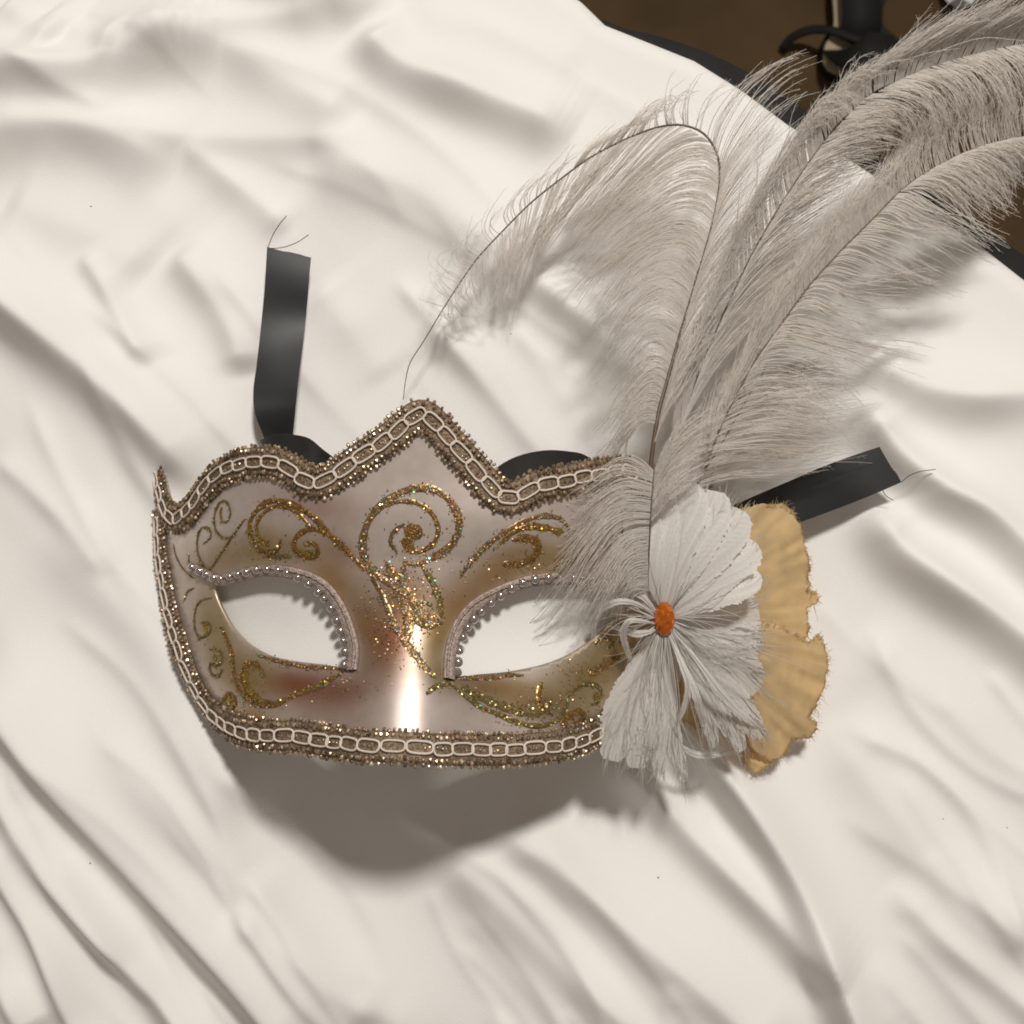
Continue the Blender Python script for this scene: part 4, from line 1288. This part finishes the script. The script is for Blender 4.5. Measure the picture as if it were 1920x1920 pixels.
# silky loose barbs radiating from the gem
m = 120
cang = np.radians([-35, -48, -62, -75, -88, -100, -112, -128, -20, 5, 25, 150, 170, 195, 215, 60, 100])
ang = cang[RNG.integers(0, len(cang), m)] + RNG.normal(0, 0.06, m)
Lr = np.where(np.sin(ang) < -0.2, RNG.uniform(120, 310, m), RNG.uniform(80, 190, m))
Lr = np.where(np.cos(ang) < -0.55, RNG.uniform(50, 125, m), Lr)
kk = np.linspace(0, 1, 12)
bend = RNG.normal(0, 0.26, m)
aa = ang[:, None] + bend[:, None] * kk[None] ** 1.5
rr = 12 + Lr[:, None] * kk[None]
pxs = np.stack([1246 + rr * np.cos(aa), 1160 - rr * np.sin(aa) + 10 * kk[None] ** 2], -1)
zz_ = 0.0505 + 0.006 * np.sin(kk[None] * np.pi * 0.7) * RNG.uniform(0.4, 1.1, (m, 1)) - np.where(np.sin(ang) < 0, 0.013, 0.003)[:, None] * kk[None] ** 1.3
C = at_many(pxs.reshape(-1, 2), zz_.reshape(-1)).reshape(m, 12, 3)
fv, ff = tubes(C, (0.00016 * (1 - 0.65 * kk))[None] * RNG.uniform(0.7, 1.5, (m, 1)), 3)
obj('loose_barbs', mesh_of('loose_barbs', fv, ff, True, np.tile([0.86, 0.83, 0.80], (len(fv), 1))), M['petal'], flower, True)
# thin curled barbs on the flower's left
for n_, ax in enumerate([
    [(1238, 1165, .050), (1200, 1135, .054), (1160, 1128, .056), (1125, 1145, .052), (1112, 1180, .046), (1118, 1200, .042)],
    [(1238, 1172, .050), (1205, 1165, .055), (1178, 1165, .056), (1168, 1190, .052), (1178, 1225, .045), (1186, 1245, .042)],
    [(1238, 1178, .050), (1215, 1185, .052), (1190, 1188, .052), (1160, 1180, .048)],
    [(1240, 1160, .050), (1205, 1120, .053), (1170, 1105, .053), (1135, 1110, .050)],
    [(1250, 1180, .050), (1275, 1240, .052), (1290, 1290, .050), (1275, 1350, .044)],
    [(1255, 1178, .050), (1300, 1230, .052), (1345, 1290, .049), (1380, 1330, .043), (1420, 1365, .036)],
    [(1250, 1185, .050), (1300, 1290, .050), (1312, 1330, .046), (1316, 1360, .040)],
    [(1225, 1380, .036), (1275, 1400, .034), (1310, 1415, .030), (1375, 1412, .026)],
]):
    petal(ax, 13, .001, 200 + n_, 0.5, 1.03, fringe=6, fr_len=0.006, split=0.3)

# faceted oval gem
gc = at(1246, 1160, 0.0520)
rings = [(0.0, -0.75, 1, 0), (0.55, -0.42, 12, 0), (1.0, 0.0, 12, 0.5), (1.0, 0.10, 12, 0.5), (0.84, 0.34, 12, 0), (0.58, 0.52, 12, 0.5), (0.26, 0.62, 12, 0)]
gm, st = [], []
for r, h, kx, ph in rings:
    st.append(len(gm))
    for i in range(kx):
        t = (i + ph) / 12 * 2 * math.pi
        gm.append(gc + np.array([0.0031 * r * math.cos(t), 0.0050 * r * math.sin(t), 0.0046 * h + (RNG.normal(0, 0.00022) if 0 < r < 1 else 0)]))
gf = [(0, st[1] + (i + 1) % 12, st[1] + i) for i in range(12)]
for q in range(1, 6):
    for i in range(12):
        a0, a1, b0, b1 = st[q] + i, st[q] + (i + 1) % 12, st[q + 1] + i, st[q + 1] + (i + 1) % 12
        if rings[q][3] < rings[q + 1][3]:
            gf += [(a0, a1, b0), (a1, b1, b0)]
        elif rings[q][3] == rings[q + 1][3]:
            gf += [(a0, a1, b1), (a0, b1, b0)]
        else:
            gf += [(a0, b1, b0), (a0, a1, b1)]
obj('gem', mesh_of('gem', np.array(gm), [np.array(gf), np.array([[st[6] + i for i in range(12)]])], False), M['gem'], flower)

# ------------------------------------------------------------------ things on the floor


def fp(x, y, h=0.0):
    return at(x, y, FLOOR_Z + h)


shoe = bpy.data.objects.new('sandal', None)
COL.objects.link(shoe)
shoe.location = Vector(fp(1600, 60))
tag(shoe, 'black strappy sandal with a cream insole lying on the brown floor', 'sandal')


def local(v_): return np.asarray(v_) - np.array(shoe.location)


def slab(poly, z0, z1, name, mat):
    pl = catmull(poly, 40, True)
    lo = np.array([fp(x, y, z0) for x, y in pl])
    hi = lo + np.array([0, 0, z1 - z0])
    vv = np.vstack([lo, hi])
    n = 40
    sd = np.array([[i, (i + 1) % n, n + (i + 1) % n, n + i] for i in range(n)])
    return obj(name, mesh_of(name, local(vv), [sd, np.array([list(range(n, 2 * n))]), np.array([list(range(n))[::-1]])], False), M[mat], shoe)


slab([(1560, -60), (1640, -80), (1655, 0), (1640, 60), (1690, 110), (1680, 150), (1600, 165), (1540, 140), (1535, 90), (1560, 50)], 0.002, 0.018, 'sole', 'leather')
slab([(1563, -60), (1630, -75), (1640, 0), (1625, 60), (1640, 110), (1600, 145), (1548, 130), (1545, 90), (1562, 50)], 0.018, 0.021, 'insole', 'insole')


def strap(pts, wid, name='strap'):
    c = catmull([fp(*p) for p in pts], 24)
    T = nrm(np.gradient(c, axis=0))
    S = nrm(np.cross(T, [0, 0, 1.0])) * wid / 2
    Vv = np.stack([c - S, c + S], 1).reshape(-1, 3)
    f = np.array([[2 * i, 2 * i + 1, 2 * i + 3, 2 * i + 2] for i in range(23)])
    o = obj(name, mesh_of(name, local(Vv), f), M['leather'], shoe)
    s = o.modifiers.new('thickness', 'SOLIDIFY')
    s.thickness = 0.002
    return o


strap([(1612, -70, .03), (1616, -20, .035), (1618, 30, .035), (1612, 62, .03), (1600, 85, .024)], 0.028)
strap([(1575, 90, .012), (1600, 95, .035), (1650, 100, .04), (1690, 108, .030), (1708, 120, .006)], 0.030)
strap([(1465, 95, .004), (1485, 70, .012), (1520, 55, .02), (1560, 56, .028), (1600, 70, .032), (1650, 85, .034)], 0.006)

pp = [(1762, -14), (1800, -24), (1832, -6), (1822, 8), (1798, 16), (1778, 6)]
pv = np.array([fp(x, y, 0.006 + 0.006 * (i % 2)) for i, (x, y) in enumerate(pp)] + [fp(1798, -6, 0.02)] + [fp(x, y, 0.001) for x, y in pp])
pf = [(i, (i + 1) % 6, 6) for i in range(6)]
pq = [(7 + i, 7 + (i + 1) % 6, (i + 1) % 6, i) for i in range(6)]
paper = obj('paper_scrap', mesh_of('paper_scrap', pv, [np.array(pf), np.array(pq)], False), M['paper'])
tag(paper, 'small crumpled white paper scrap on the brown floor at the top edge', 'paper scrap')
